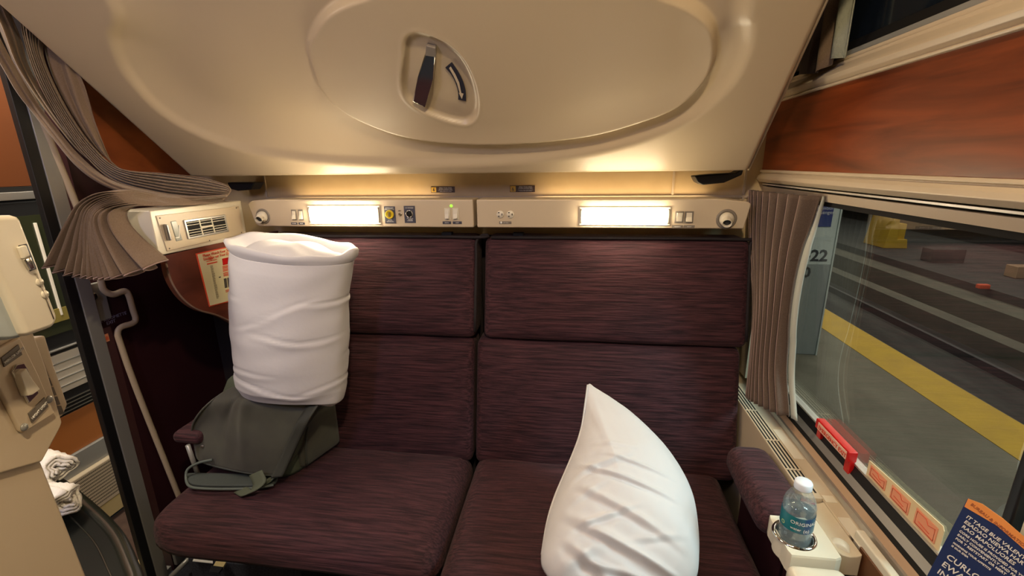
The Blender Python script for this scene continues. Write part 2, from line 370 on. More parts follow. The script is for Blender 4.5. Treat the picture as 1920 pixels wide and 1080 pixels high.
cb('head_rail', 1.21, 1.235, alu, 0.015, 0.002); cb('head_gap', 1.235, 1.25, slotm, 0.01, 0)
cb('upper_panel', 1.25, 1.95, mat('corridor_wood', (0.14, 0.04, 0.009), 0.4), 0.0)
struct(box('ceiling_corridor', (XC, -1.0, 2.1), (XL - 0.04, 3.0, 2.15), creamb)).name = 'ceiling_corridor'
struct(box('wall_corridor_end', (XC, 2.9, 0), (XL, 3.0, 2.1), maroon))

# ================================================================ RIGHT WALL + WINDOWS
wr = struct(box('wall_right', (XR, 1.345, 0.66), (0.62, YB, 1.20), cream))
box('upper_mass', (XR + 0.01, -1.0, 1.24), (0.62, YB, 1.50), cream, wr)
box('lower_mass', (XR + 0.01, -1.0, 0.0), (0.62, YB, 0.63), cream, wr)
box('wood_facing', (XR, -0.95, 1.271), (XR + 0.012, YB, 1.448), wood, wr, 0.002)
# moulding below the wood panel
def yprof(name, prof, y0, y1, m, parent=None, smooth=False, bevel=0.0):
    P = [(x, y0, z) for x, z in prof]; return prism(name, P, (0, y1 - y0, 0), m, parent, bevel=bevel)
mo = struct(yprof('trim_5', [(XR + 0.012, 1.274), (XR - 0.004, 1.274), (XR - 0.006, 1.268), (XR + 0.0, 1.266), (XR - 0.010, 1.258), (XR - 0.012, 1.249), (XR - 0.004, 1.240), (XR + 0.012, 1.238)], -0.95, YB, cream, bevel=0.0015))
struct(yprof('trim_6', [(XR + 0.05, 1.236), (XR + 0.006, 1.236), (XR + 0.006, 1.2325), (XR + 0.05, 1.2325)], -0.95, YB, white_p))
struct(yprof('trim_7', [(XR + 0.05, 1.228), (XR + 0.008, 1.228), (XR + 0.012, 1.211), (XR + 0.05, 1.211)], -0.95, YB, cream))
struct(yprof('trim_8', [(XR + 0.05, 1.245), (XR + 0.02, 1.245), (XR + 0.02, 1.20), (XR + 0.05, 1.20)], -0.95, YB, slotm))
# upper moulding above the wood
struct(yprof('trim_9', [(XR + 0.02, 1.446), (XR - 0.006, 1.446), (XR - 0.008, 1.450), (XR - 0.002, 1.453), (XR - 0.010, 1.458), (XR - 0.014, 1.466), (XR - 0.008, 1.474), (XR + 0.006, 1.486), (XR + 0.006, 1.492), (XR + 0.03, 1.492)], -0.95, YB, cream, bevel=0.0012))
w2 = struct(yprof('window_2', [(XR + 0.012, 1.492), (XR + 0.012, 1.510), (XR + 0.03, 1.512), (XR + 0.03, 1.492)], -0.95, YB, greym))
yprof('gasket', [(XR + 0.016, 1.510), (XR + 0.022, 1.530), (XR + 0.04, 1.530), (XR + 0.04, 1.510)], -0.95, 1.25, black, w2)
box('pane', (XR + 0.026, -0.95, 1.525), (XR + 0.030, 1.20, 1.86), mat('dark_upper_glass', (0.008, 0.012, 0.018), 0.08), w2)
box('frame_head', (XR + 0.012, -0.95, 1.86), (XR + 0.06, YB, 2.1), cream, w2)
box('frame_side', (XR + 0.012, 1.18, 1.50), (XR + 0.06, YB, 1.87), darkp, w2)
# main window
XG = 0.58
w1 = struct(yprof('window_1', [(XG - 0.012, 1.213), (XG - 0.018, 1.200), (XG + 0.002, 1.194), (XG + 0.02, 1.213)], -0.95, 1.35, black))
yprof('lower_gasket', [(0.570, 0.680), (0.577, 0.696), (0.59, 0.698), (0.61, 0.62), (0.57, 0.62)], -0.95, 1.35, black, w1)
yprof('glass_bead', [(0.574, 0.700), (0.574, 0.704), (0.59, 0.704), (0.59, 0.690)], -0.95, 1.35, alu, w1)
yprof('track_grey', [(0.560, 0.668), (0.569, 0.680), (0.60, 0.66), (0.60, 0.62), (0.560, 0.62)], -0.95, 1.35, alu, w1)
yprof('track_black', [(0.553, 0.656), (0.560, 0.668), (0.60, 0.60), (0.553, 0.60)], -0.95, 1.35, slotm, w1)
yprof('track_tan', [(0.546, 0.650), (0.5535, 0.662), (0.60, 0.60), (0.546, 0.60)], -0.95, 1.35, tan, w1)
yprof('track_rim', [(0.538, 0.641), (0.5405, 0.650), (0.546, 0.650), (0.56, 0.60), (0.538, 0.60)], -0.95, 1.35, alu, w1)
box('side_gasket', (XG - 0.012, 1.32, 0.66), (XG + 0.02, 1.35, 1.21), black, w1, 0.004)
box('pane', (XG, -0.95, 0.69), (XG + 0.006, 1.34, 1.21), paneglass, w1)
box('mullion', (XG - 0.010, 0.570, 0.68), (XG + 0.02, 0.584, 1.21), black, w1, 0.003)

# ================================================================ WINDOW LEDGE, GRILLE, ARMREST, CONSOLE
lg = box('window_ledge', (0.509, 0.757, 0.0), (0.540, YB, 0.637), cream, None, 0.003)
tag(lg, 'cream ledge unit under the big window with slotted air grille', 'ledge')
box('ledge_run', (0.5315, 0.30, 0.0), (0.540, 0.757, 0.637), cream, lg)
gr = box('air_grille', (0.472, 0.845, 0.30), (0.5085, 1.41, 0.642), cream, lg, 0.002)
gc = []
for (xa) in (0.4755, 0.4835, 0.4915, 0.4995):
    box('slot', (xa, 0.86, 0.6405), (xa + 0.0035, 1.40, 0.6426), slotm, gr)
for y in (1.04, 1.18, 0.93):
    box('slot_bar', (0.474, y, 0.641), (0.505, y + 0.004, 0.6436), cream, gr)
for (y0, y1) in ((0.98, 1.10), (0.84, 0.86), (0.70, 0.80)):
    box('ledge_inset', (0.512, y0, 0.6365), (0.534, y1, 0.6385), white_p, lg, 0.001)

# padded armrest right
ar = empty('armrest', (0.43, 0.9, 0.45), 'maroon padded armrest below the right window beside the water bottle', 'armrest', 'armrests of the bench')
def armf(x, y, z):
    yy = 0.905 + y; t = (yy - 0.79) / 0.25
    zz = 0.612 + z - 0.016 * max(0, t - 0.75) ** 1 * 4 * 0.25
    return (0.421 + x * (1 - 0.22 * max(0, (t - 0.55))), yy, zz)
rounded('pad', (0.052, 0.120, 0.036), 0.034, fabric, ar, armf)
box('side_panel', (0.425, 0.80, 0.25), (0.468, 1.02, 0.582), maroon, ar, 0.004)
# console tray with cup holder
cs = empty('arm_console', (0.45, 0.74, 0.4), 'cream console at the front of the right armrest with chrome cup holder', 'console')
hc = at(1489, 1003, 'Z', 0.64); hr = 0.0315
def tray():
    x0, x1, y0, y1, z = 0.383, 0.468, 0.694, 0.788, 0.64
    k = 40; out = []
    for j in range(k):
        a = 2 * math.pi * j / k; d = np.array([math.cos(a), math.sin(a)]); t = 9
        for lim, c, dd in ((x0, hc[0], d[0]), (x1, hc[0], d[0]), (y0, hc[1], d[1]), (y1, hc[1], d[1])):
            if abs(dd) > 1e-6:
                q = (lim - c) / dd
                if q > 0: t = min(t, q)
        out.append((hc[0] + d[0] * t, hc[1] + d[1] * t))
    R = []
    circ = [(hc[0] + math.cos(2 * math.pi * j / k) * hr, hc[1] + math.sin(2 * math.pi * j / k) * hr) for j in range(k)]
    R.append([(x, y, z - 0.040) for x, y in out]); R.append([(x, y, z - 0.004) for x, y in out])
    R.append([(hc[0] + (x - hc[0]) * 0.985, hc[1] + (y - hc[1]) * 0.985, z) for x, y in out])
    R.append([(x, y, z) for x, y in circ]); R.append([(x, y, z - 0.039) for x, y in circ])
    V = [p for r in R for p in r]; F = []
    for i in range(4):
        for j in range(k): F.append((i * k + j, i * k + (j + 1) % k, (i + 1) * k + (j + 1) % k, (i + 1) * k + j))
    F.append(tuple(4 * k + j for j in range(k)))
    return mesh('tray', V, F, white_p, cs)
tray()
box('console_base', (0.425, 0.45, 0.25), (0.462, 0.785, 0.570), maroon, cs)
lathe('cup_ring', (hc[0], hc[1], 0.64), [(hr - 0.004, -0.037), (hr - 0.003, 0.0), (hr - 0.001, 0.003), (hr + 0.003, 0.0035), (hr + 0.0045, 0.0)], chrome, cs, k=48, caps=False)
rounded('front_lid', (0.046, 0.12, 0.030), 0.014, white_p, cs, lambda x, y, z: (0.418 + x, 0.566 + y, 0.603 + z))
hd = at(1572, 1036, 'Z', 0.622)
lathe('hinge_disc', at(1572, 1036, 'Z', 0.622), [(0.017, -0.018), (0.018, -0.016), (0.018, 0.0), (0.016, 0.002)], white_p, cs, axis=(-0.6, -1, 0.1), k=32)
yprof('scoop', [(0.4685, 0.639), (0.478, 0.633), (0.490, 0.630), (0.500, 0.632), (0.5085, 0.637), (0.5085, 0.59), (0.4685, 0.59)], 0.712, 0.843, cream, cs, bevel=0.002)
# folded table leaf
tl = empty('folding_table', (0.52, 0.5, 0.3), 'folded table leaf with wood face and pale frame below the window', 'table')
box('frame', (0.515, 0.30, 0.30), (0.530, 0.752, 0.655), white_p, tl, 0.003)
box('wood_face', (0.512, 0.31, 0.31), (0.516, 0.728, 0.640), mat('table_wood', (0.13, 0.05, 0.02), 0.3), tl, 0.001)
lathe('hinge_pin', (0.511, 0.755, 0.60), [(0.004, -0.02), (0.004, 0.02)], chrome, tl)
# left armrest
al = empty('armrest', (-1.07, 0.95, 0.45), 'maroon padded armrest at the left, behind the messenger bag', 'armrest', 'armrests of the bench')
a = at(345, 812, 'Z', 0.585)
rounded('pad', (0.045, 0.11, 0.018), 0.017, fabric, al, lambda x, y, z: (a[0] + 0.008 + x, a[1] + 0.10 + y, 0.570 + z))
tube('strut', [at(352, 835, 'X', -1.03), at(372, 892, 'X', -1.03)], 0.006, greym, al)

# ================================================================ BENCH
def yb_(z): return 1.15 + (z - 0.45) * 0.234     # front face of the reclined back
def backpad(name, x0, x1, z0, z1, parent, thick=0.10, proud=0.0, r=0.022, bulge=0.012, skew=(0, 0)):
    hx, hz = (x1 - x0) / 2, (z1 - z0) / 2; cx, czz = (x0 + x1) / 2, (z0 + z1) / 2
    def fn(x, y, z):
        b = bulge * (1 - (x / hx) ** 4) * (1 - (z / hz) ** 4) if y < 0 else 0
        zz = czz + z; X = cx + x
        return (X, yb_(zz) + thick / 2 + y - proud - b + 0.0015 * math.sin(X * 23) , zz + skew[0] * (z > 0) * 0)
    return rounded(name, (hx, thick / 2, hz), r, fabric, parent, fn, n=20)
def seat(label, xh, xb, xs, ysf, zt=0.45, flare=0.0):
    e = empty('bench_seat', ((xs[0] + xs[1]) / 2, 1.0, 0.0), label, 'seat', 'the two halves of the bench')
    zs = 0.798
    hp = backpad('headrest', xh[0], xh[1], zs + 0.002, 1.094, e, proud=0.006)
    P = [(xh[0] + 0.02, yb_(1.094) - 0.012 + 0.006, 1.093), (xh[1] - 0.015, yb_(1.094) - 0.006, 1.093), (xh[1] - 0.003, yb_(1.07), 1.075), (xh[1] - 0.003, yb_(0.82), 0.82)]
    tube('piping', smoothpts([P[0], P[1], P[2], P[3]], 6), 0.0045, piping, hp, 8)
    backpad('backrest', xb[0], xb[1], 0.43, zs, e)
    hx, hy = (xs[1] - xs[0]) / 2, (1.19 - ysf) / 2; cx, cy = (xs[0] + xs[1]) / 2, (1.19 + ysf) / 2
    def fn(x, y, z):
        Y = cy + y; X = cx + x
        b = 0.010 * (1 - (x / hx) ** 4) * (1 - (y / hy) ** 4) if z > 0 else 0
        # waterfall front
        f = max(0, (ysf + 0.12 - Y) / 0.12)
        if flare: # rounded outer front corner
            l = max(0, (xs[0] + 0.14 - X) / 0.14) * f; Y += 0.045 * l * l; X += 0.01 * l * l
        return (X, Y + 0.055 * f * max(0, -z / 0.052), zt - 0.052 + z + b - 0.016 * f * f * (z > 0) + 0.0012 * math.sin(X * 31 + Y * 17))
    rounded('seat_cushion', (hx, hy, 0.052), 0.050 if flare else 0.042, fabric, e, fn, n=22)
    fr = box('base_frame', (xs[0] + 0.05, ysf + 0.13, 0.29), (xs[1] - 0.01, 1.35, 0.352), darkp, e, 0.004)
    box('front_rail', (xs[0] + 0.20, ysf + 0.11, 0.322), (xs[1] - 0.02, ysf + 0.128, 0.332), mat('brass_rail', (0.25, 0.13, 0.05), 0.4, 0.3), fr)
    box('back_board', (min(xh[0], xb[0]) + 0.02, 1.39, 0.3), (max(xh[1], xb[1]) - 0.01, 1.405, 1.08), piping, e)
    return e
seat('left half of the maroon ribbed fabric bench, under the bag', (-0.968, -0.283), (-0.972, -0.288), (-1.068, -0.286), 0.775, flare=1)
seat('right half of the maroon ribbed fabric bench, under the slumped pillow', (-0.260, 0.476), (-0.281, 0.464), (-0.279, 0.422), 0.66)
# tags on top of headrests
for (px, py, w, lb) in ((838, 436, 20, 'small black fabric tab behind the left headrest top'), (972, 443, 26, 'small black fabric tab behind the right headrest top')):
    a = at(px, py, 'Y', 1.33); o = box('fabric_tab', (a[0] - 0.016, 1.325, 1.085), (a[0] + 0.016, 1.345, 1.103), black, None, 0.002); tag(o, lb, 'tab')

# ================================================================ LIGHT BARS
def barface(pts): return [at(x, y, 'Y', YS) for x, y in pts]
def rect(x0, y0, x1, y1, Y=YS):
    a = at(x0, y0, 'Y', Y); b = at(x1, y1, 'Y', Y); return a[0], b[0], b[2], a[2]
def ybox(name, px, y0, y1, m, parent, bevel=0):
    X0, X1, Z0, Z1 = rect(*px); return box(name, (X0, y0, Z0), (X1, y1, Z1), m, parent, bevel)
def reading_light(px, py, parent, r, aim, big=True):
    c = at(px, py, 'Y', YS)
    bz = lathe('reading_light', c, [(r * 0.72, -0.006), (r * 0.78, 0.001), (r, 0.003), (r * 1.12, 0.0), (r * 1.12, -0.004)], bezelg, parent, axis=(0, -1, 0), caps=False)
    lathe('eyeball', c + np.array((0, 0.004, 0)), [(r * 0.80, 0), (r * 0.78, 0.008), (r * 0.66, 0.015), (r * 0.3, 0.020), (0.0005, 0.021)], white_p, bz, axis=(0, -1, 0))
    ax = nz(aim); n0 = c + np.array((0, -0.006, 0))
    lathe('nozzle', n0, [(r * 0.50, 0.0), (r * 0.50, 0.018), (r * 0.52, 0.021), (r * 0.46, 0.022), (r * 0.40, 0.018), (r * 0.38, 0.006)], white_p, bz, axis=ax, k=28, caps=False)
    lathe('nozzle_glass', n0, [(r * 0.40, 0.012), (r * 0.38, 0.0135)], darkp, bz, axis=ax)
def rocker(px, parent, frame=darkp, tilt=1):
    X0, X1, Z0, Z1 = rect(*px)
    f = box('rocker_switch', (X0, YS - 0.002, Z0), (X1, YS, Z1), frame, parent, 0.0008)
    w = X1 - X0; hh = Z1 - Z0; x0, x1, z0, z1 = X0 + w * 0.2, X1 - w * 0.2, Z0 + hh * 0.13, Z1 - hh * 0.13; zm = (z0 + z1) / 2
    d0, d1 = (0.009, 0.003) if tilt > 0 else (0.003, 0.009)
    V = [(x0, YS, z0), (x1, YS, z0), (x1, YS, z1), (x0, YS, z1), (x0, YS - d0, z0), (x1, YS - d0, z0), (x1, YS - 0.0045, zm), (x0, YS - 0.0045, zm), (x0, YS - d1, z1), (x1, YS - d1, z1)]
    F = [(0, 1, 2, 3), (4, 5, 6, 7), (7, 6, 9, 8), (0, 1, 5, 4), (3, 2, 9, 8), (0, 4, 7, 8, 3), (1, 5, 6, 9, 2)]
    mesh('rocker', V, F, white_p, f); return f
def lab(px, parent, txt, size=0.004, m=navy):
    X0, X1, Z0, Z1 = rect(*px); p = box('label_plate', (X0, YS - 0.0012, Z0), (X1, YS, Z1), m, parent)
    text('print', txt, ((X0 + X1) / 2, YS - 0.0012, (Z0 + Z1) / 2 - size * 0.35), (1, 0, 0), (0, 0, 1), size, printw, p, align='CENTER'); return p
def lampbox(px, parent, hx):
    X0, X1, Z0, Z1 = rect(*px)
    f = box('lamp_frame', (X0 - 0.006, YS - 0.003, Z0 - 0.006), (X1 + 0.006, YS + 0.001, Z1 + 0.006), white_p, parent, 0.002)
    rounded('lamp_lens', ((X1 - X0) / 2 - 0.004, 0.012, (Z1 - Z0) / 2 - 0.001), 0.010, lens, f, lambda x, y, z: ((X0 + X1) / 2 + x, YS - 0.006 + y, (Z0 + Z1) / 2 + z), n=6)
    rounded('glow_strip', ((X1 - X0) / 2 + 0.12, 0.014, 0.004), 0.004, glowm, f, lambda x, y, z: ((X0 + X1) / 2 + x, YS + 0.118 + y, zt - 0.040 + z), n=4)  # unseen glowing strip behind the bar, added to light the wall above
    for q in (X0 - 0.134, X1 + 0.128): box('light_stop', (q, YS + 0.087, zt - 0.050), (q + 0.006, YB - 0.013, zt - 0.010), cream, f)  # unseen plates added to cut the strip's sideways light
    for s in (0, 1):
        xx = X1 - 0.003 if s else X0 - 0.003
        box('lens_end', (xx, YS - 0.006, Z0), (xx + 0.006, YS, Z1), bezelg, f, 0.002)
# left bar
lb_ = empty('light_bar', (-0.66, YB, 1.1), 'left cream light bar with lamp, yellow jack and green indicator', 'light bar', 'light bars above the bench')
KB = YS / 1.35
zb, zt = 1.3 - (1.3 - 1.114) * KB, 1.3 - (1.3 - 1.198) * KB
def bx_(L): return [(x * KB, YS, z) for x, z in L]
prism('housing', bx_([(-1.044, zt - 0.012), (-1.030, zt - 0.002), (-0.98, zt + 0.002), (-0.303, zt), (-0.303, zb), (-1.015, zb), (-1.028, zb + 0.008)]), (0, 0.085, 0), cream, lb_, 0.004, 3)
box('light_shield', (-1.02 * KB, YS + 0.08, zb + 0.012), (-0.305 * KB, YB - 0.013, zb + 0.018), cream, lb_)  # unseen plate added to stop light leaking below the bar
lampbox((580, 389, 712, 417), lb_, 0)
reading_light(493, 406, lb_, 0.021, (0.15, -1, -0.35))
rocker((546, 393, 558, 413), lb_, bezelg, 1); rocker((559, 393, 571, 413), lb_, bezelg, 1)
lab((546, 417, 558, 421), lb_, 'READING', 0.0032); lab((560, 417, 572, 421), lb_, 'NIGHT', 0.0032)
jp = lab((720, 387, 743, 419), lb_, '')
X0, X1, Z0, Z1 = rect(720, 387, 743, 419); c = at(731, 402, 'Y', YS - 0.0015)
lathe('yellow_jack', c, [(0.0125, 0), (0.0125, 0.004), (0.0100, 0.005), (0.009, 0.002)], mat('yellow_jack_plastic', (0.70, 0.52, 0.02), 0.3), jp, axis=(0, -1, 0))
box('jack_hole', (c[0] - 0.003, c[1] - 0.0052, c[2] - 0.006), (c[0] + 0.003, c[1] - 0.003, c[2] + 0.006), mat('jack_dark', (0.12, 0.08, 0.01), 0.5), jp)
text('print', 'ATTENDANT\nCALL BUTTON', (c[0], YS - 0.0013, Z1 - 0.006), (1, 0, 0), (0, 0, 1), 0.0042, printw, jp, align='CENTER')
text('print', 'PUSH\nTO CALL\nATTENDANT', (c[0], YS - 0.0013, Z0 + 0.011), (1, 0, 0), (0, 0, 1), 0.0038, printw, jp, align='CENTER')
jp = lab((757, 386, 780, 418), lb_, '')
X0, X1, Z0, Z1 = rect(757, 386, 780, 418); c = at(768, 401, 'Y', YS - 0.0015)
lathe('audio_jack', c, [(0.0108, 0), (0.0108, 0.003), (0.0088, 0.0035), (0.0086, 0.001)], chrome, jp, axis=(0, -1, 0), caps=False)
lathe('jack_hole', c, [(0.0088, 0), (0.0086, 0.001)], slotm, jp, axis=(0, -1, 0))
text('print', '115 SHAVERS', (c[0], YS - 0.0013, Z1 - 0.007), (1, 0, 0), (0, 0, 1), 0.0042, printw, jp, align='CENTER')
text('print', '12v  only 2g\n  PHONE\nCHARGER', (c[0], YS - 0.0013, Z0 + 0.012), (1, 0, 0), (0, 0, 1), 0.0038, printw, jp, align='CENTER')
c = at(750.5, 402, 'Y', YS); lathe('key_lock', c, [(0.0055, 0), (0.0055, 0.002), (0.004, 0.003), (0.001, 0.002)], chrome, lb_, axis=(0, -1, 0))
text('print', 'RESET', (c[0], YS - 0.0006, c[2] + 0.009), (1, 0, 0), (0, 0, 1), 0.0035, blackp, lb_, align='CENTER')
rocker((833, 390, 845, 412), lb_, white_p, 1); rocker((848, 390, 861, 412), lb_, white_p, 1)
lab((830, 415, 846, 420), lb_, 'CEILING', 0.0034); lab((849, 415, 866, 420), lb_, 'LIGHT', 0.0034)
lathe('indicator', at(846, 386, 'Y', YS), [(0.004, 0), (0.0036, 0.002), (0.001, 0.004)], glow, lb_, axis=(0, -1, 0))
# right bar
rb = empty('light_bar', (0.09, YB, 1.1), 'right cream light bar with lamp and two power sockets', 'light bar', 'light bars above the bench')
prism('housing', bx_([(-0.293, zt), (0.40, zt), (0.475, zt - 0.008), (0.484, zt - 0.014), (0.472, zb), (-0.293, zb)]), (0, 0.085, 0), cream, rb, 0.004, 3)
box('light_shield', (-0.291 * KB, YS + 0.08, zb + 0.012), (0.47 * KB, YB - 0.013, zb + 0.018), cream, rb)  # same added light block behind the right bar
lampbox((1090, 392, 1252, 419), rb, 0)
reading_light(1362, 411, rb, 0.0235, (-0.25, -1, -0.45))
rocker((1266, 396, 1281, 418), rb, bezelg, -1); rocker((1284, 396, 1299, 418), rb, bezelg, 1)
lab((1260, 422, 1280, 428), rb, 'READING', 0.0036, bezelg); lab((1282, 422, 1302, 428), rb, 'NIGHT', 0.0036, bezelg)
for px in (938, 957):
    c = at(px, 402, 'Y', YS)
    so = lathe('power_socket', c, [(0.0105, 0), (0.0105, 0.0012), (0.0098, 0.0022)], white_p, rb, axis=(0, -1, 0), k=24)
    for dx, dz, w, hh in ((-0.003, 0.005, 0.003, 0.0012), (-0.003, -0.005, 0.003, 0.0012), (0.0055, 0, 0.0015, 0.0028)):
        box('pin_hole', (c[0] + dx - w, YS - 0.0027, c[2] + dz - hh), (c[0] + dx + w * 0.4, YS - 0.002, c[2] + dz + hh), slotm, so)
sp = lab((936, 415, 959, 420), rb, '  120V 60Hz', 0.0036, bezelg); c = at(939.5, 417.5, 'Y', YS - 0.001)
lathe('emblem', c, [(0.0032, 0), (0.0032, 0.0006)], printw, sp, axis=(0, -1, 0), k=16)
# warning plates on the back wall
for (x0, y0, x1, y1, lbl) in ((808, 350, 853, 361, 'small dark warning plate with yellow pictogram, left one above the light bars'), (956, 348, 1003, 360, 'small dark warning plate with yellow pictogram, right one above the sockets')):
    X0, X1, Z0, Z1 = rect(x0, y0, x1, y1, YB)
    e = empty('warning_plate', ((X0 + X1) / 2, YB, Z0), lbl, 'sign', 'warning plates above the light bars')
    box('plate', (X0, YB - 0.0015, Z0), (X1, YB, Z1), mat('plate_dark', (0.06, 0.035, 0.025), 0.4), e)
    hh = Z1 - Z0; pb = box('pictogram', (X0 + 0.0015, YB - 0.002, Z0 + 0.0015), (X0 + hh - 0.0015, YB - 0.0014, Z1 - 0.0015), yellowp, e)
    text('figure', '&', (X0 + hh / 2, YB - 0.002, Z0 + 0.004), (1, 0, 0), (0, 0, 1), hh * 0.75, blackp, pb, align='CENTER')
    text('print', 'MIND YOUR HEAD\nWHEN RAISING BED', ((X0 + hh + X1) / 2, YB - 0.0016, Z1 - 0.0055), (1, 0, 0), (0, 0, 1), 0.0048, printw, e, align='CENTER')
    text('print', 'Keep clear of upper berth mechanism\nClose and latch before moving', ((X0 + hh + X1) / 2, YB - 0.0016, Z0 + 0.0055), (1, 0, 0), (0, 0, 1), 0.0030, printw, e, align='CENTER')
# ================================================================ UPPER BERTH
B0 = np.array((0, 1.27, 1.267)); BV = nz((0, -1, 1)); BN = nz((0, -1, -1))
def bpt(px, py, off=0.0):
    p = onp(px, py, B0 + BN * off, BN); return p[0], (p - B0).dot(BV)
def inpoly_sd(PX, PY, poly):
    poly = np.array(poly); n = len(poly); d = np.full(PX.shape, 1e9); ins = np.zeros(PX.shape, bool)
    for i in range(n):
        a = poly[i]; b = poly[(i + 1) % n]; e = b - a; wx = PX - a[0]; wy = PY - a[1]
        t = np.clip((wx * e[0] + wy * e[1]) / (e @ e), 0, 1); d = np.minimum(d, (wx - e[0] * t) ** 2 + (wy - e[1] * t) ** 2)
        c = ((a[1] > PY) != (b[1] > PY)) & (PX < (b[0] - a[0]) * (PY - a[1]) / (b[1] - a[1] + 1e-12) + a[0]); ins ^= c
    return np.where(ins, -1, 1) * np.sqrt(d)
outer = smoothpts([bpt(*q) for q in [(188, 0), (193, 70), (225, 140), (290, 210), (370, 258), (470, 292), (600, 311), (760, 317), (900, 316), (1050, 305), (1180, 280), (1300, 232), (1380, 165), (1418, 95), (1426, 40), (1424, 0)]] + [(0.28, 0.70), (0.0, 0.84), (-0.37, 0.89), (-0.79, 0.82), (-1.02, 0.65)], 8, True)
inner = smoothpts([bpt(*q) for q in [(578, 100), (582, 140), (605, 190), (650, 228), (720, 255), (800, 268), (900, 273), (1010, 268), (1110, 255), (1200, 230), (1270, 200), (1320, 150), (1335, 100), (1320, 50)]] + [bpt(1240, 10), bpt(1100, -25), bpt(900, -35), bpt(720, 0), bpt(620, 40)], 8, True)
pocket = smoothpts([bpt(*q) for q in [(772, 67), (800, 72), (836, 88), (868, 118), (888, 155), (897, 195), (894, 225), (876, 240), (845, 237), (805, 224), (775, 208), (756, 188), (749, 160), (752, 120), (754, 82)]], 5, True)
def ss(a, b, x): t = np.clip((x - a) / (b - a), 0, 1); return t * t * (3 - 2 * t)
ub = empty('upper_berth', (-0.35, 1.2, 1.27), 'cream upper berth folded up overhead with oval recess and chrome latch', 'berth')
NX, NV = 470, 280
xs_ = np.linspace(0, 1, NX); vs_ = np.linspace(0, 1, NV) * 0.98
XX, VV = np.meshgrid(xs_, vs_, indexing='ij')
xl = -1.154 - 0.085 * VV; xr = 0.441 - 0.012 * VV; PXg = xl + (xr - xl) * XX
so_ = inpoly_sd(PXg, VV, outer); si_ = inpoly_sd(PXg, VV, inner); sp_ = inpoly_sd(PXg, VV, pocket)
din = np.maximum(-so_, 0); dout = np.maximum(si_, 0)
H = np.zeros_like(VV); ring = (so_ < 0)
t_ = din / (din + dout + 1e-6)
down = -0.042 * (1 - (1 - np.clip(din / 0.14, 0, 1)) ** 2.0) * ss(0, 0.03, din)
H = np.where(ring, down, 0)
up = ss(0.030, 0.0, dout)
H = H + np.where(ring, 0.024 * up * ss(0.10, 0.0, din * 0 + 0) if False else 0.024 * up, 0)
# soften left side of the inner step
fade = 0.35 + 0.65 * ss(-0.75, -0.35, PXg)
up = ss(0.017, 0.0, dout); H = np.where(ring, down + 0.030 * up * fade, 0)
H = H - 0.010 * ss(0.006, -0.014, sp_) * 1.0 - 0.0035 * ss(-0.002, -0.006, sp_) + 0.003 * np.exp(-(sp_ / 0.005) ** 2)
# rounded outer rim of the panel
ed = np.minimum(np.minimum((PXg - xl), (xr - PXg)), VV); H = H - 0.014 * (1 - ss(0, 0.018, ed)) ** 2
A = B0 + VV[..., None] * BV + H[..., None] * BN; A[..., 0] = PXg
grid('shell', A, creamb, ub)
# sides and back of the berth body
lowc = [np.array((x, 0, 0)) for x in (0, 0)]
def bp3(x, v, off): p = B0 + BV * v + BN * off; return np.array((x, p[1], p[2]))
V = [bp3(-1.149, 0.004, -0.012), bp3(0.437, 0.004, -0.012), bp3(0.426, 0.98, -0.012), bp3(-1.233, 0.98, -0.012),
     bp3(-1.13, 0.09, -0.13), bp3(0.418, 0.09, -0.13), bp3(0.408, 0.98, -0.13), bp3(-1.215, 0.98, -0.13)]
mesh('body', V, [(0, 1, 5, 4), (1, 2, 6, 5), (2, 3, 7, 6), (3, 0, 4, 7), (4, 5, 6, 7)], piping, ub)
tube('edge_rim', [bp3(0.440, 0.002, -0.012), bp3(0.428, 0.98, -0.012)], 0.003, cream, ub)
tube('edge_rim', [bp3(-1.153, 0.002, -0.012), bp3(-1.236, 0.98, -0.012)], 0.003, cream, ub)
# latch lever and arrow
def hb(px, py, off): return onp(px, py, B0 + BN * off, BN)
cxp, cvp = bpt(815, 150); i0 = np.abs(xs_ * 0 + (xs_ * (0.43 + 1.19) - 1.19) - cxp).argmin(); j0 = np.abs(vs_ - cvp).argmin(); HB = float(H[i0, j0])
q = [(797, 100, .012), (816, 104, .012), (812, 150, .020), (797, 203, .018), (773, 191, .018), (783, 145, .020)]
lv = [hb(x, y, HB + o_) for x, y, o_ in q]
lever = prism('latch_handle', lv, -BN * 0.010, chrome, ub, 0.003, 3)
prism('handle_pivot', [hb(x, y, HB + 0.013) for x, y in ((799, 86), (817, 90), (817, 108), (797, 105))], -BN * 0.013, bezelg, ub, 0.002)
def arc(r0, r1, a0, a1, c, n=14):
    o_ = []
    for k in range(n + 1): a = a0 + (a1 - a0) * k / n; o_.append((c[0] + r1 * math.cos(a), c[1] + r1 * math.sin(a)))
    for k in range(n, -1, -1): a = a0 + (a1 - a0) * k / n; o_.append((c[0] + r0 * math.cos(a), c[1] + r0 * math.sin(a)))
    return o_
# traced arc in pixels -> on the pocket floor
ao = [(847, 117), (858, 133), (867, 150), (873, 170), (874, 190), (859, 187), (859, 172), (854, 155), (846, 140), (835, 127)]
ad = prism('arrow_label', [hb(x, y, HB + 0.0032) for x, y in smoothpts([ao[0], ao[1], ao[2], ao[3], ao[4]], 3) + smoothpts(ao[5:], 3)], -BN * 0.0015, mat('arrow_navy', (0.02, 0.02, 0.035), 0.4), ub)
ai = [(845, 125), (854, 140), (861, 155), (865, 175), (869, 176), (866, 186), (860, 174), (862, 175), (857, 157), (850, 142), (842, 128)]
prism('arrow_mark', [hb(x, y, HB + 0.0042) for x, y in ai], -BN * 0.0008, cream, ad)
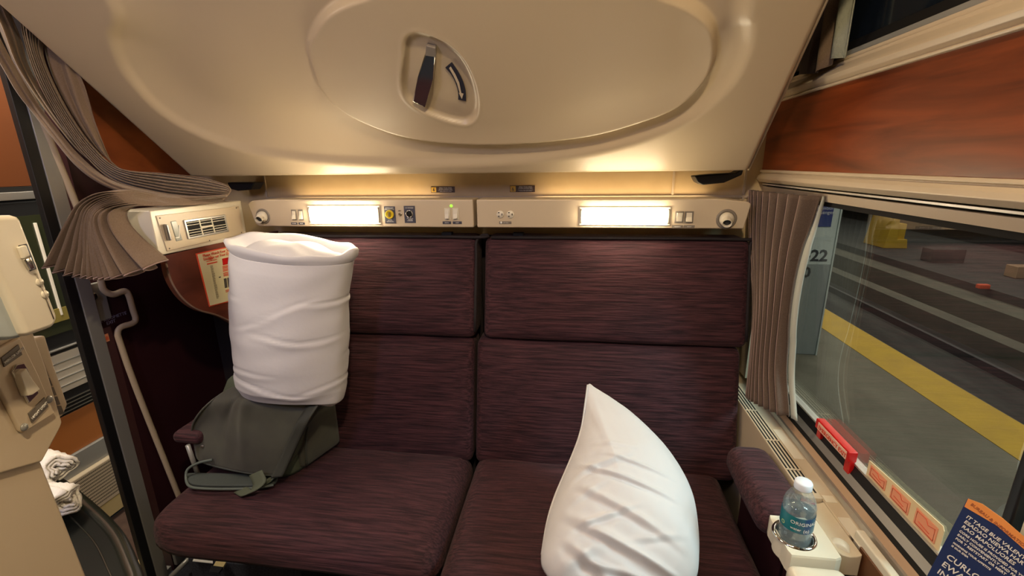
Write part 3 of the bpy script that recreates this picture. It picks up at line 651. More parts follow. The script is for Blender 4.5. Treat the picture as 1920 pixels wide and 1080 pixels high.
# support straps at the two lower corners of the berth
for (pts, nm, lbl) in (([(1302, 330), (1308, 342), (1318, 347), (1358, 343), (1392, 328), (1396, 314), (1380, 324), (1330, 327)], 'strap_bracket', 'black berth hinge strap under the right corner of the upper berth'),
                       ([(425, 342), (430, 354), (445, 358), (470, 356), (478, 342)], 'strap_bracket', 'black berth hinge strap under the left corner of the upper berth')):
    o = prism(nm, [at(x, y, 'Y', 1.345) for x, y in pts], (0, 0.05, 0), black, None, 0.004); tag(o, lbl, 'bracket', 'hinge straps of the upper berth')

# ================================================================ VENT UNIT, WOOD WING, POSTER (left corner)
XV = -0.985
vu = empty('vent_unit', (-1.0, 1.15, 1.09), 'cream wedge shaped air vent unit in the left corner above the poster', 'vent unit')
prism('housing', [(XV, 0.945, 1.205), (-1.078, 0.945, 1.205), (-1.002, 0.945, 1.093), (XV, 0.945, 1.093)], (0, 1.25 - 0.945, 0), white_p, vu, 0.003)
def vq(name, pts, th, m, parent, bevel=0): return prism(name, [at(x, y, 'X', XV + th) for x, y in pts], (-th, 0, 0), m, parent, bevel=bevel)
fp = vq('face_plate', [(293, 404.5), (448, 386.5), (457.6, 438), (314, 471)], 0.0025, cream, vu, 0.0008)
gq = vq('vent_grille', [(345, 413), (422.7, 402), (430, 434), (354, 448.6)], 0.006, alu, fp, 0.001)
vq('grille_opening', [(349, 416), (420, 406), (426, 431), (357, 444.5)], 0.0068, slotm, gq)
for k in range(6):
    t = (k + 0.5) / 6; y0 = 416 + (444.5 - 416) * t; y1 = 406 + (431 - 406) * t; x0 = 349 + 8 * t; x1 = 420 + 6 * t
    if k != 2: vq('louvre', [(x0, y0 - 0.5), (x1, y1 - 0.5), (x1, y1 + 0.5), (x0, y0 + 0.5)], 0.0080, white_p, gq)
    else: vq('louvre', [(x0 + 24, y0 - 3.4), (x0 + 48, y0 - 6.6), (x0 + 49, y0 - 2.6), (x0 + 25, y0 + .6)], 0.0080, white_p, gq)
for t in (0.34, 0.66): vq('grille_post', [(349 + 71 * t, 416 - 10 * t), (350.5 + 71 * t, 416 - 10 * t), (358.5 + 69 * t, 444.5 - 13.5 * t), (357 + 69 * t, 444.5 - 13.5 * t)], 0.0088, white_p, gq)
tw = vq('thermostat_window', [(320, 415), (331, 413.5), (343, 450), (331, 453)], 0.004, mat('window_grey', (0.33, 0.34, 0.31), 0.25), fp, 0.002)
vq('lever_mark', [(336, 422), (337.5, 422), (337, 446), (329, 447), (329, 445), (335.5, 444)], 0.0045, printw, tw)
vq('knob', [(311, 421), (316, 420), (324, 450), (319, 452)], 0.012, steel, fp, 0.003)
for x, y in ((300, 409), (443, 390), (453, 436), (393, 451), (318, 466)):
    lathe('screw', at(x, y, 'X', XV + 0.0025), [(0.002, 0), (0.0015, 0.001)], bezelg, fp, axis=(1, 0, 0), k=12)
wp = [(302, 478), (309, 484), (315.6, 514), (327.6, 540.5), (347, 564.6), (373, 581.5), (409, 592), (442, 610), (470, 640)]
W3 = [at(x, y, 'X', XV) for x, y in wp]
W3 = smoothpts(W3, 5) + [np.array((XV, 1.30, W3[-1][2])), np.array((XV, 1.40, 1.093))]
wg = prism('wing_panel', W3, (-0.015, 0, 0), mat('mahogany_dark', (0.085, 0.022, 0.014), 0.4, noise=((6, 6, 14), (0.19, 0.05, 0.028), 5, 0.35, 0.7), dist=0.6), None); tag(wg, 'mahogany side panel with a curved lower edge, carrying the poster', 'panel')
tube('wing_edging', [p + np.array((0.001, 0, 0)) for p in W3[:-2]], 0.0025, mat('edging', (0.22, 0.14, 0.10), 0.5), wg, 8)
pe = empty('safety_poster', at(395, 575, 'X', XV + 0.002), 'cream safety notice with orange border on the mahogany side panel', 'poster')
PC = [at(x, y, 'X', XV + 0.002) for x, y in ((367, 475.5), (433.5, 461), (441, 563), (392.6, 575.5))]
py0, pz1 = 1.052, 1.080; py1 = 1.185; pz0 = 0.930
def pbx(name, u0, v0, u1, v1, d, m, parent): # u along +Y (0..1), v down
    def q(u, v): 
        t = PC[0] * (1 - u) * (1 - v) + PC[1] * u * (1 - v) + PC[2] * u * v + PC[3] * (1 - u) * v; return t + np.array((d, 0, 0))
    return prism(name, [q(u0, v0), q(u1, v0), q(u1, v1), q(u0, v1)], (-0.001, 0, 0), m, parent)
def pq(u, v, d=0.0016):
    t = PC[0] * (1 - u) * (1 - v) + PC[1] * u * (1 - v) + PC[2] * u * v + PC[3] * (1 - u) * v; return t + np.array((d, 0, 0))
pbx('border', 0, 0, 1, 1, 0.0, redp, pe); pbx('sheet', 0.035, 0.02, 0.965, 0.98, 0.0006, paper, pe)
uu = nz(PC[1] - PC[0]); vv = nz(PC[0] - PC[3])
text('heading', 'Please Watch Your Step\nEscalator sur Your Zone', pq(0.14, 0.085), uu, vv, 0.0105, redp, pe)
pbx('red_block', 0.68, 0.19, 0.93, 0.31, 0.0012, red, pe)
for v0, v1 in ((0.33, 0.345), (0.355, 0.37), (0.385, 0.40), (0.41, 0.425), (0.45, 0.465), (0.475, 0.49), (0.50, 0.515), (0.77, 0.785), (0.795, 0.81)): pbx('print_line', 0.66, v0, 0.93, v1, 0.0012, redp, pe)
for v0 in (0.175, 0.215, 0.225): pbx('print_line', 0.22, v0, 0.52, v0 + 0.012, 0.0012, redp, pe)
text('star', '*', pq(0.30, 0.235), uu, vv, 0.03, redp, pe)
for k in range(26):
    v = 0.27 + k * 0.024; w = random.uniform(0.03, 0.09)
    pbx('strip_mark', 0.30, v, 0.30 + 0.05 + w * 0.5, v + 0.008, 0.0012, blackp, pe); 
pbx('barcode', 0.65, 0.555, 0.74, 0.73, 0.0012, blackp, pe); pbx('barcode', 0.77, 0.555, 0.95, 0.73, 0.0012, blackp, pe); pbx('barcode_gap', 0.82, 0.56, 0.85, 0.725, 0.0016, paper, pe)
text('print', 'China', pq(0.72, 0.88), uu, vv, 0.008, blackp, pe); pbx('marker', 0.50, 0.50, 0.56, 0.52, 0.0012, blackp, pe)

# ================================================================ CURTAINS
def cloth_swag(name, La, Lb, npl, amp, nrm, m, parent, ns=70, sub=10, taper=None, solid=0.0015, warp=1.0):
    a = resamp(smoothpts(La, 8), ns); b = resamp(smoothpts(Lb, 8), ns); nt = npl * sub + 1; A = np.zeros((ns, nt, 3)); nrm = nz(nrm)
    for i in range(ns):
        s = i / (ns - 1)
        for j in range(nt):
            t = j / (nt - 1); tw = t ** warp
            ph = t * npl * 2 * math.pi + 0.5 * math.sin(s * 5 + t * 9)
            tri = 2 / math.pi * math.asin(math.sin(ph) * 0.97)
            k = taper(s) if taper else 1
            A[i, j] = a[i] * (1 - tw) + b[i] * tw + nrm * (amp * k * tri) + nrm * 0.010 * math.sin(t * math.pi) 
    return grid(name, A, m, parent, solid=solid)
cl = empty('swag_curtain', (-1.1, 1.0, 1.05), 'taupe pleated curtain swagged to a tieback at the upper left', 'curtain')
def PA(L): return [at(x, y, 'X', X) for x, y, X in L]
def sw(nm, pa, pb, npl, amp, ns=80, xo=0.0, xs=(-1.235, -0.945), m=None, tp=None):
    def depth(pts):
        q = resamp([(x, y) for x, y in pts], len(pts)); n = len(pts); out = []
        L_ = np.r_[0, np.cumsum(np.linalg.norm(np.diff(np.array(pts, float), axis=0), axis=1))]
        for (x, y) in pts:
            f = min(1, max(0, (x - 60) / 370.0)); out.append(at(x, y, 'X', xs[0] + (xs[1] - xs[0]) * f + xo))
        return out
    cloth_swag(nm, depth(pa), depth(pb), npl, amp, (0.7, -0.7, 0.1), m or curt, cl, ns=ns, taper=tp or (lambda s: 1.2 - 0.8 * s))
END = [(385, 372), (426, 368)]
sw('outer_band', [(-60, 25), (0, 118), (30, 170), (62, 212), (100, 260), (145, 313), (195, 348), (262, 370), (330, 379)] + END, [(-40, -10), (0, 72), (25, 118), (58, 175), (102, 235), (152, 294), (210, 338), (285, 358), (340, 366), (388, 368), (428, 364)], 2, 0.005, xo=0.010)
sw('back_fold', [(-30, -20), (4, 50), (30, 118), (62, 172), (105, 232), (155, 290), (215, 330)], [(5, -10), (22, 30), (40, 75), (52, 120), (80, 175), (125, 240), (190, 305)], 2, 0.010, xo=-0.020)
sw('pleated_bundle', [(36, 18), (48, 80), (72, 152), (112, 226), (160, 292), (215, 340), (290, 362), (350, 370), (400, 372), (428, 366)], [(84, 62), (80, 100), (98, 150), (132, 215), (175, 275), (226, 316), (305, 325), (375, 333), (425, 347), (433, 358)], 7, 0.016)
sw('wide_fold', [(82, 62), (86, 100), (102, 150), (136, 215), (178, 275), (222, 314)], [(140, 120), (160, 165), (178, 228), (203, 292), (218, 314), (232, 322)], 2, 0.007, ns=40, xo=-0.012, tp=lambda s: 1.0)
# tail falling back over the vent unit
Ta = [at(x, y, 'Y', Y) for x, y, Y in [(425, 372, 1.20), (360, 372, 1.08), (290, 366, 1.0), (240, 358, 0.93), (205, 358, 0.90), (172, 372, 0.89), (148, 402, 0.885), (126, 440, 0.88), (97, 487, 0.87)]]
Tb = [at(x, y, 'Y', Y) for x, y, Y in [(428, 378, 1.18), (370, 384, 1.08), (310, 386, 0.99), (262, 386, 0.93), (238, 390, 0.915), (226, 402, 0.90), (235, 425, 0.90), (262, 455, 0.90), (302, 491, 0.90)]]
def tail():
    ns, npl, sub = 80, 12, 12; a = resamp(smoothpts(Ta, 8), ns); b = resamp(smoothpts(Tb, 8), ns); nt = npl * sub + 1; A = np.zeros((ns, nt, 3))
    for i in range(ns):
        s = i / (ns - 1)
        for j in range(nt):
            t = j / (nt - 1); ph = (t + 0.055 * math.sin(2 * math.pi * t + 3.5)) * npl * 2 * math.pi + 0.6 * math.sin(4 * s + 6 * t)
            tri = 2 / math.pi * math.asin(math.sin(ph) * 0.98); amp = (0.007 + 0.023 * s) * (1 + 0.35 * math.sin(9 * t + 1))
            p = a[i] * (1 - t) + b[i] * t
            sag = max(0, (s - 0.55) / 0.45)
            p = p + np.array((0, -1, 0)) * (amp * tri + 0.02 * math.sin(math.pi * t)) + np.array((0, 0, -1)) * (0.034 * sag * math.sin(math.pi * t) ** 0.7 + 0.004 * sag * math.cos(ph))
            A[i, j] = p
    grid('tail', A, curt, cl, solid=0.0015)
    edge = [A[-1, j] for j in range(nt)]
    tube('hem', edge, 0.0016, curt2, cl, 6)
tail()
# right window curtain
cr_ = empty('window_curtain', (0.5, 1.25, 0.70), 'brown pleated curtain drawn aside at the left of the big window', 'curtain')
top = [at(x, y, 'X', 0.492) for x, y in ((1408, 358), (1530, 372))]
def rcurt():
    ns, npl, sub = 50, 10, 10; nt = npl * sub + 1; A = np.zeros((ns, nt, 3))
    La = [at(x, y, 'X', 0.490) for x, y in ((1409, 356), (1410, 450), (1416, 560), (1412, 650), (1402, 742))]
    Lb = [at(x, y, 'X', 0.515) for x, y in ((1531, 368), (1510, 445), (1492, 530), (1478, 620), (1470, 700), (1476, 782))]
    a = resamp(smoothpts(La, 8), ns); b = resamp(smoothpts(Lb, 8), ns)
    for i in range(ns):
        s = i / (ns - 1)
        for j in range(nt):
            t = j / (nt - 1); tw = t ** 1.5; ph = t * npl * 2 * math.pi + 0.35 * math.sin(7 * s + 5 * t)
            sn = math.sin(ph); tri = math.copysign(abs(sn) ** 0.7, sn)
            p = a[i] * (1 - tw) + b[i] * tw
            amp = (0.012 - 0.004 * s) * (0.6 + 0.7 * t)
            A[i, j] = p + np.array((-1, -0.3, 0)) * (amp * tri + 0.012 * math.sin(math.pi * t))
    grid('drape', A, curtr, cr_, solid=0.0015)
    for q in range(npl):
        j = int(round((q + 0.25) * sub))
        if j < nt: tube('fold_highlight', [A[i, j] + np.array((-0.001, -0.0006, 0)) for i in range(ns)], 0.0010, curt2, cr_, 6)  # paler tubes paint the light caught on each fold
    L = [(A[i, nt - 1] + np.array((0.004, -0.004, 0)), A[i, nt - 1] + np.array((0.012, -0.018 * min(1, 4 * i / ns), 0.0))) for i in range(ns)]
    grid('liner', [[p, q] for p, q in L], liner, cr_, solid=0.001)
rcurt()
# upper window curtain
cu = empty('window_curtain', (0.5, 1.15, 1.49), 'short dark curtain with a pale edge at the upper window', 'curtain')
def ucurt(pa, pb, X0, X1, m, nm, npl=1, amp=0.006):
    ns, sub = 12, 12; nt = npl * sub + 1; A = np.zeros((ns, nt, 3)); a = at(*pa, 'X', X0); b = at(*pb, 'X', X1)
    for i in range(ns):
        for j in range(nt):
            t = j / (nt - 1); p = a * (1 - t) + b * t; A[i, j] = p + np.array((-amp * math.sin(t * npl * 6.28), 0, i / (ns - 1) * 0.34))
    grid(nm, A, m, cu, solid=0.002)
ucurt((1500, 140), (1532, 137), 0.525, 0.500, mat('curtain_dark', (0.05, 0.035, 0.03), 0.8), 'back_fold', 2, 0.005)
ucurt((1530, 137), (1560, 118), 0.500, 0.512, curt, 'front_fold')
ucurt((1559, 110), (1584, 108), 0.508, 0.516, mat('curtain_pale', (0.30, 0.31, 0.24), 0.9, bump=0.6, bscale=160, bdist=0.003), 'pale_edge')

# ================================================================ PILLOWS
def wr_noise(P, seed): return snoise(P * np.array((0.6, 1, 2.2)), 22, seed)
def sup(n, e):
    out = []
    for j in range(n):
        a = 2 * math.pi * j / n; c, s = math.cos(a), math.sin(a)
        out.append((math.copysign(abs(c) ** e, c), math.copysign(abs(s) ** e, s)))
    return out
def standing_pillow():
    e = empty('pillow', (-0.76, 1.02, 0.70), 'white pillow standing upright on the bag, open end of its case on top', 'pillow', 'white pillows')
    # stations: bottom to top  (z, left px x, right px x)
    st = [(0.700, 470, 625, 0.05), (0.712, 452, 640, 0.085), (0.74, 448, 645, 0.105), (0.80, 447, 648, 0.115), (0.87, 444, 650, 0.12), (0.94, 443, 650, 0.12), (1.00, 442, 654, 0.118), (1.045, 441, 660, 0.115), (1.075, 442, 664, 0.11)]
    zz = np.linspace(0, 1, 46); ks = np.linspace(0, 1, len(st)); zz = np.linspace(0, 1, 110); Z = np.interp(zz, ks, [s[0] for s in st])
    R = []; n = 96; S2 = sup(n, 0.78)
    for i, z in enumerate(Z):
        lx = np.interp(z, [s[0] for s in st], [s[1] for s in st]); rx_ = np.interp(z, [s[0] for s in st], [s[2] for s in st]); d = np.interp(z, [s[0] for s in st], [s[3] for s in st])
        yc = 1.035 + (z - 0.7) * 0.17; 
        # pixel row for that height at the centre line
        def pxx(px):
            py = 715 - (z - 0.70) / (1.085 - 0.70) * (715 - 480); return at(px, py, 'Y', yc)[0]
        x0, x1 = pxx(lx), pxx(rx_); cx = (x0 + x1) / 2; w = (x1 - x0) / 2 * 0.955
        row = []
        for (c, s) in S2:
            x = cx + c * w; y = yc + s * d * (1 - 0.35 * abs(c) ** 3)
            zl = z + 0.018 * (-(c)) * ((z - 0.7) / 0.38) - 0.030 * max(0, c) ** 3 * max(0, 1 - (z - 0.7) / 0.12)
            row.append((x, y, zl))
        R.append(row)
    A = np.array(R); C0 = A.mean(axis=1, keepdims=True); D = A - C0; Dn = D / np.linalg.norm(D, axis=2, keepdims=True)
    nn = snoise(A * np.array((1, 1, 1.0)), 13, 3) * 0.0045 + snoise(A * np.array((0.5, 1, 2.2)), 30, 8) * 0.0014
    cre = np.zeros(A.shape[:2])
    for (z0, sl, dpt, ph) in ((0.985, -0.09, 0.004, 0.4), (0.895, -0.12, 0.004, 1.5), (0.80, 0.05, 0.003, 3), (0.755, -0.16, 0.004, 2.2), (0.94, 0.30, 0.003, 5), (0.73, 0.12, 0.003, 4)):
        q = A[..., 2] - (z0 + sl * (A[..., 0] + 0.76) + 0.006 * np.sin(A[..., 0] * 24 + ph)); msk = np.clip(0.5 + np.sin(A[..., 0] * 15 + A[..., 1] * 9 + ph * 2), 0, 1)
        cre -= dpt * np.exp(-(q / 0.0032) ** 2) * msk; cre += dpt * 0.7 * msk * np.exp(-((q + 0.010) / 0.008) ** 2)
    A = A + Dn * (nn + cre)[..., None]
    rings('cover', [list(r) for r in A], cloth, e, caps=True)
    # open hem: rim standing up around the top, with pinched corners
    topr = A[-1]; c = topr.mean(axis=0); rim = []
    for k, (gx, gy, dz) in enumerate(((1.0, 1.0, 0.0), (1.02, 1.04, 0.012), (1.04, 1.06, 0.026), (1.02, 1.0, 0.031), (0.97, 0.92, 0.028), (0.93, 0.84, 0.014), (0.90, 0.78, -0.002))):
        row = []
        for j, p in enumerate(topr):
            a = 2 * math.pi * j / n; d = p - c; pin = 1 + (0.06 if k in (1, 2, 3) else 0.0) * abs(math.cos(a)) ** 8
            wav = 0.004 * math.sin(a * 3 + 1) + 0.003 * math.sin(a * 7 + 2)
            front = 0.012 * max(0, -math.sin(a))
            row.append(c + np.array((d[0] * gx * pin, d[1] * gy, d[2] + dz + wav * min(1, k / 2) - front * (k / 4) * 0.6)))
        rim.append(row)
    rings('case_hem', rim, cloth, e, caps=False)
    dome = []
    for k in range(12):
        f = k / 11; row = []
        for j, p in enumerate(topr):
            a = 2 * math.pi * j / n; d = p - c; g = (1 - f) * 0.93 + 0.001
            row.append(c + np.array((d[0] * g, d[1] * g * 0.92, d[2] * g + 0.036 * (1 - (1 - f) ** 2.5) - 0.004 + 0.003 * math.sin(a * 5 + f * 6) * (1 - f) + 0.004 * math.sin(d[0] * g * 60))))
        dome.append(row)
    rings('inner_pillow', dome, cloth, e, caps=True)
    return e
standing_pillow()
def slumped_pillow():
    p0 = at(1165, 1090, 'Z', 0.525); pB = at(1104, 721, 'Y', 1.10); n = nz(np.cross((1, 0, 0), pB - p0)); n = n if n.dot(CAM - p0) > 0 else -n
    out = [(1104, 720), (1116, 727), (1145, 745), (1180, 770), (1215, 802), (1250, 840), (1280, 885), (1300, 932), (1309, 985), (1311, 1040), (1305, 1085), (1280, 1112), (1215, 1120), (1120, 1118), (1050, 1102), (1022, 1075), (1014, 1045), (1024, 985), (1036, 945), (1062, 880), (1083, 830), (1096, 780), (1099, 740)]
    P = np.array(smoothpts([onp(x, y, p0, n) for x, y in out], 12, True)); k = len(P)
    c = onp(1175, 985, p0, n); nr = 110; fr = []; bk = []
    u = nz(np.cross((0, 0, 1), n)); v = np.cross(n, u)
    for i in range(nr + 1):
        t = i / nr; g = t
        base = c + (P - c) * g
        th = 0.078 * (1 - t ** 2.2) ** 0.62
        # thin near the tip corner
        tip = onp(1104, 720, p0, n); dd = np.linalg.norm(base - tip, axis=1); th = th * np.clip(dd / 0.22, 0, 1) ** 0.7
        uv = np.stack([base @ u, base @ v], 1); q = np.stack([uv[:, 0], uv[:, 1], uv[:, 0] * 0], 1)
        uvx, uvy = uv[:, 0] - c @ u, uv[:, 1] - c @ v
        # diagonal wrinkles fanning from the left seam
        w = 0
        for (x0, y0, ang, dep, wd, ln) in ((-0.04, 0.12, -0.30, .004, .004, .16), (-0.10, -0.03, -0.38, .005, .005, .27), (-0.09, 0.085, 0.35, .006, .006, .12), (-0.11, -0.035, 0.35, .006, .006, .15), (-0.09, -0.09, -0.15, .006, .006, .20), (0.0, -0.05, 0.2, .004, .006, .12), (-0.10, 0.10, -0.35, .006, .005, .22), (-0.10, 0.05, -0.50, .007, .008, .24), (-0.12, -0.01, -0.45, .008, .010, .26), (-0.12, -0.06, -0.60, .009, .009, .22), (-0.06, 0.15, -0.1, .004, .006, .10), (-0.11, 0.02, 0.55, .006, .008, .10), (-0.11, 0.07, 0.6, .005, .007, .08), (-0.13, -0.10, 0.5, .007, .012, .12), (-0.02, -0.09, -0.7, .007, .010, .15)):
            ca, sa = math.cos(ang), math.sin(ang); s1 = (uvx - x0) * ca + (uvy - y0) * sa; s2 = -(uvx - x0) * sa + (uvy - y0) * ca - 0.12 * s1 ** 2
            msk = np.clip(s1 / 0.06 + 0.4, 0, 1) ** 1.5 * np.clip((ln - s1) / 0.10, 0, 1)
            w = w + 1.15 * dep * msk * (np.exp(-(s2 / wd) ** 2) - 0.7 * np.exp(-((s2 + wd * 1.5) / wd) ** 2))
        w = w + 0.0035 * snoise(q, 22, 5)
        w = w * np.clip((1 - t) * 6, 0, 1) ** 0.7 + 0.0012 * snoise(q, 70, 9)
        fr.append(base + n * (th + w)[:, None]); bk.append(base - n * (th * 0.55)[:, None])
    e = empty('pillow', (0.12, 0.8, 0.46), 'white pillow slumped on the right seat, pointed corner up', 'pillow', 'white pillows')
    rings('cover', list(fr[1:]), cloth, e, caps=True); rings('underside', list(bk[1:]), cloth, e, caps=True)
    seam = smoothpts([onp(x, y, p0 + n * 0.004, n) for x, y in ((1102, 722), (1097, 760), (1091, 800), (1080, 836), (1062, 880), (1040, 932), (1026, 980), (1016, 1040))], 5)
    tube('seam', seam, 0.0025, cloth, e, 6)
slumped_pillow()

# ================================================================ MESSENGER BAG
bg = empty('messenger_bag', (-0.88, 1.02, 0.455), 'dark olive messenger bag on the left seat under the standing pillow', 'bag')
# local frame: u along the front (left to right), w depth into the bench
F_l, F_r, B_r = at(385, 868, 'Z', 0.47), at(535, 897, 'Z', 0.47), at(628, 832, 'Z', 0.47)
BO = F_l + np.array((0, 0, -0.008)); bu = nz(F_r - F_l); bw = nz(B_r - F_r); BL, BDp, BH = float(np.linalg.norm(F_r - F_l)), float(np.linalg.norm(B_r - F_r)), 0.235
def bb(u, w, z): return BO + bu * u + bw * w + np.array((0, 0, z))
def bagbody():
    R = []; n = 80; S2 = sup(n, 0.45)
    for i in range(24):
        t = i / 23; z = BH * t
        lean = 0.05 * t ** 1.3; wv = 1 - 0.10 * t ** 3; bulge = 1 + 0.06 * math.sin(math.pi * t)
        row = []
        for c, s in S2:
            u = BL / 2 + c * BL / 2 * wv * bulge; w = (BDp / 2 + s * BDp / 2 * (1 - 0.25 * t * t) * bulge) + lean
            row.append(bb(u, w, z + 0.0))
        R.append(row)
    A = np.array(R); A += (snoise(A, 24, 2)[..., None]) * 0.004 * nz((0.3, -1, 0))
    # close the top softly
    c = A[-1].mean(axis=0)
    ex = [c + (A[-1] - c) * g + np.array((0, 0, h)) for g, h in ((0.93, 0.008), (0.75, 0.014), (0.4, 0.016), (0.02, 0.016))]
    return rings('body', [list(r) for r in A] + [list(r) for r in ex], bagl, bg)
bagbody()
def flap():
    hem = smoothpts([at(x, y, 'Z', z) for x, y, z in ((366, 842, .52), (374, 862, .507), (400, 873, .50), (450, 884, .497), (495, 890, .495), (522, 889, .496), (538, 876, .507))], 8)
    mid = smoothpts([at(x, y, 'Z', z) for x, y, z in ((362, 800, .60), (366, 796, .60), (395, 790, .615), (445, 792, .63), (495, 800, .635), (545, 808, .625), (566, 815, .60))], 8)
    up_ = smoothpts([at(x, y, 'Z', z) for x, y, z in ((392, 758, .665), (398, 752, .67), (420, 748, .685), (460, 748, .70), (520, 752, .705), (580, 756, .69), (598, 768, .67))], 8)
    tp_ = smoothpts([at(x, y, 'Z', z) for x, y, z in ((438, 728, .685), (442, 722, .69), (470, 720, .70), (510, 722, .705), (560, 728, .705), (605, 734, .70), (620, 742, .69))], 8)
    bk_ = [p + np.array((0.0, 0.07, -0.01)) for p in tp_]
    nu = 60; ROWS = [resamp(q, nu) for q in (hem, mid, up_, tp_, bk_)]; A = np.zeros((50, nu, 3))
    for j in range(nu):
        col = resamp(smoothpts([r[j] for r in ROWS], 10), 50); A[:, j] = col
    nn = snoise(A, 16, 7) * 0.006 + snoise(A * np.array((1.6, 1, 0.7)), 30, 11) * 0.003
    TT = np.linspace(0, 1, nu)[None, :] * np.ones((50, 1)); SS = np.linspace(0, 1, 50)[:, None] * np.ones((1, nu))
    nn = 0.006 * np.sin(TT * 11 + SS * 4) * np.sin(SS * 3.1) + 0.010 * np.exp(-((TT - 0.62 + 0.25 * SS) / 0.05) ** 2) * np.sin(SS * 3.1) - 0.008 * np.exp(-((TT - 0.36 + 0.1 * SS) / 0.04) ** 2) * np.sin(SS * 2.6) + 0.0015 * snoise(A, 60, 4)
    A += (nn * 1.1)[..., None] * nz((0.1, -0.8, 0.5))
    fl = grid('flap', A, bagm, bg, solid=0.004)
    tube('binding', [A[0, j] for j in range(nu)], 0.0032, mat('binding', (0.05, 0.055, 0.05), 0.7), fl, 8)
    tube('binding', [A[i, nu - 1] for i in range(50)], 0.0028, MATS['binding'], fl, 8)
    lathe('snap', A[6, 10] + np.array((0, -0.003, 0.001)), [(0.006, 0), (0.0045, 0.002), (0.001, 0.0025)], steel, fl, axis=(0.2, -1, 0), k=16)
    return A
FA = flap()
# side webbing, pocket and strap
def ribbon(name, P, wdt, m, parent, wv=(0, 1, 0), solid=0.003, n=40):
    c = resamp(smoothpts(P, 8), n); A = np.zeros((n, 5, 3)); wv = nz(wv)
    for i in range(n):
        for j in range(5): A[i, j] = c[i] + wv * (j / 4 - 0.5) * wdt
    return grid(name, A, m, parent, solid=solid)
sx = BL + 0.006
ribbon('side_strap', [bb(sx - 0.01, 0.11, 0.24), bb(sx + 0.012, 0.085, 0.20), bb(sx + 0.016, 0.055, 0.14), bb(sx + 0.010, 0.02, 0.07), bb(sx - 0.005, -0.02, 0.035), bb(sx - 0.03, -0.045, 0.018)], 0.040, bagl, bg, (0.25, 0.9, 0.2))
ribbon('side_strap', [bb(sx - 0.012, 0.20, 0.245), bb(sx + 0.012, 0.17, 0.235), bb(sx + 0.018, 0.12, 0.215), bb(sx + 0.010, 0.07, 0.22)], 0.030, bagl, bg, (0.1, 0.3, 0.9))
rounded('side_pocket', (0.016, 0.070, 0.075), 0.015, bagm, bg, lambda x, y, z: tuple(bb(BL + 0.004 + x, 0.115 + y, 0.085 + z)), n=8)
tube('pocket_binding', smoothpts([bb(BL + 0.022, 0.05, 0.02), bb(BL + 0.026, 0.055, 0.09), bb(BL + 0.024, 0.08, 0.15), bb(BL + 0.02, 0.10, 0.17)], 6), 0.003, MATS['binding'], bg, 8)
lathe('strap_ring', bb(sx + 0.005, -0.012, 0.045), [(0.007, 0), (0.0085, 0.001), (0.007, 0.002)], chrome, bg, axis=(1, -0.4, 0), k=20, caps=False)
for (u, w, z) in ((0.03, 0.17, 0.245), (BL - 0.03, 0.15, 0.25)):
    tube('top_tuft', smoothpts([bb(u - 0.02, w, z - 0.004), bb(u, w - 0.015, z + 0.006), bb(u + 0.03, w - 0.005, z + 0.002), bb(u + 0.045, w, z - 0.006)], 5), 0.009, bagm, bg, 10, rx=0.014)
ribbon('flap_strap', [at(x, y, 'Z', z) + np.array((0.004, -0.012, 0.006)) for x, y, z in ((606, 738, .702), (588, 762, .685), (570, 790, .655), (553, 825, .60), (538, 858, .55), (522, 893, .50))], 0.032, mat('strap_web', (0.045, 0.048, 0.040), 0.7), bg, (1, 0.15, 0.15))
# shoulder pad lying in front on the seat
sp3 = [at(x, y, 'Z', 0.470) for x, y in ((352, 893), (356, 910), (380, 915), (430, 916), (480, 915), (513, 910), (520, 897), (495, 893), (450, 893), (400, 892))]
pd = prism('shoulder_pad', smoothpts(sp3, 5, True), (0, 0, 0.010), strapm, bg, 0.003, 3)
rim3 = smoothpts([at(x, y, 'Z', z) for x, y, z in ((513, 909, .478), (480, 915, .478), (430, 917, .478), (380, 916, .478), (356, 912, .479), (349, 898, .482), (352, 880, .50), (372, 868, .515), (398, 862, .52))], 6)
tube('pad_binding', rim3, 0.0035, mat('pad_edge', (0.09, 0.11, 0.10), 0.7), pd, 8)
ribbon('strap_tail', [bb(sx - 0.04, -0.05, 0.055), bb(sx - 0.015, -0.065, 0.035), bb(sx - 0.03, -0.085, 0.018), bb(sx - 0.07, -0.075, 0.014)], 0.038, bagl, bg, (0.9, 0.2, 0.4))

# ================================================================ BOTTLE
bc = np.array((hc[0], hc[1] , 0.6025))
wb = empty('water_bottle', bc, 'small clear water bottle with teal label in the cup holder', 'bottle')
Rb = 0.0262
bprof = [(0.015, 0.001), (0.024, 0.0), (Rb, 0.006)]
for k in range(5): bprof += [(Rb, 0.012 + k * 0.009), (Rb - 0.0018, 0.0165 + k * 0.009)]
bprof += [(Rb, 0.058), (Rb - 0.0006, 0.062), (Rb - 0.0006, 0.094), (Rb, 0.098), (Rb - 0.0015, 0.102), (Rb, 0.106), (Rb - 0.003, 0.118), (Rb - 0.008, 0.128), (Rb - 0.013, 0.136), (0.0115, 0.141), (0.0115, 0.148)]
lathe('shell', bc, bprof, bottlem, wb, k=64)
lathe('water', bc, [(r - 0.0010, h + 0.001) for r, h in bprof if h < 0.115], waterm, wb, k=64)
lathe('cap', bc, [(0.0138, 0.1385), (0.0142, 0.140), (0.0140, 0.150), (0.0128, 0.1525), (0.002, 0.153)], capm, wb, k=48)
lp = lathe('label', bc, [(Rb + 0.0002, 0.063), (Rb + 0.0004, 0.064), (Rb + 0.0004, 0.093), (Rb + 0.0002, 0.094)], labelm, wb, k=64, caps=False)
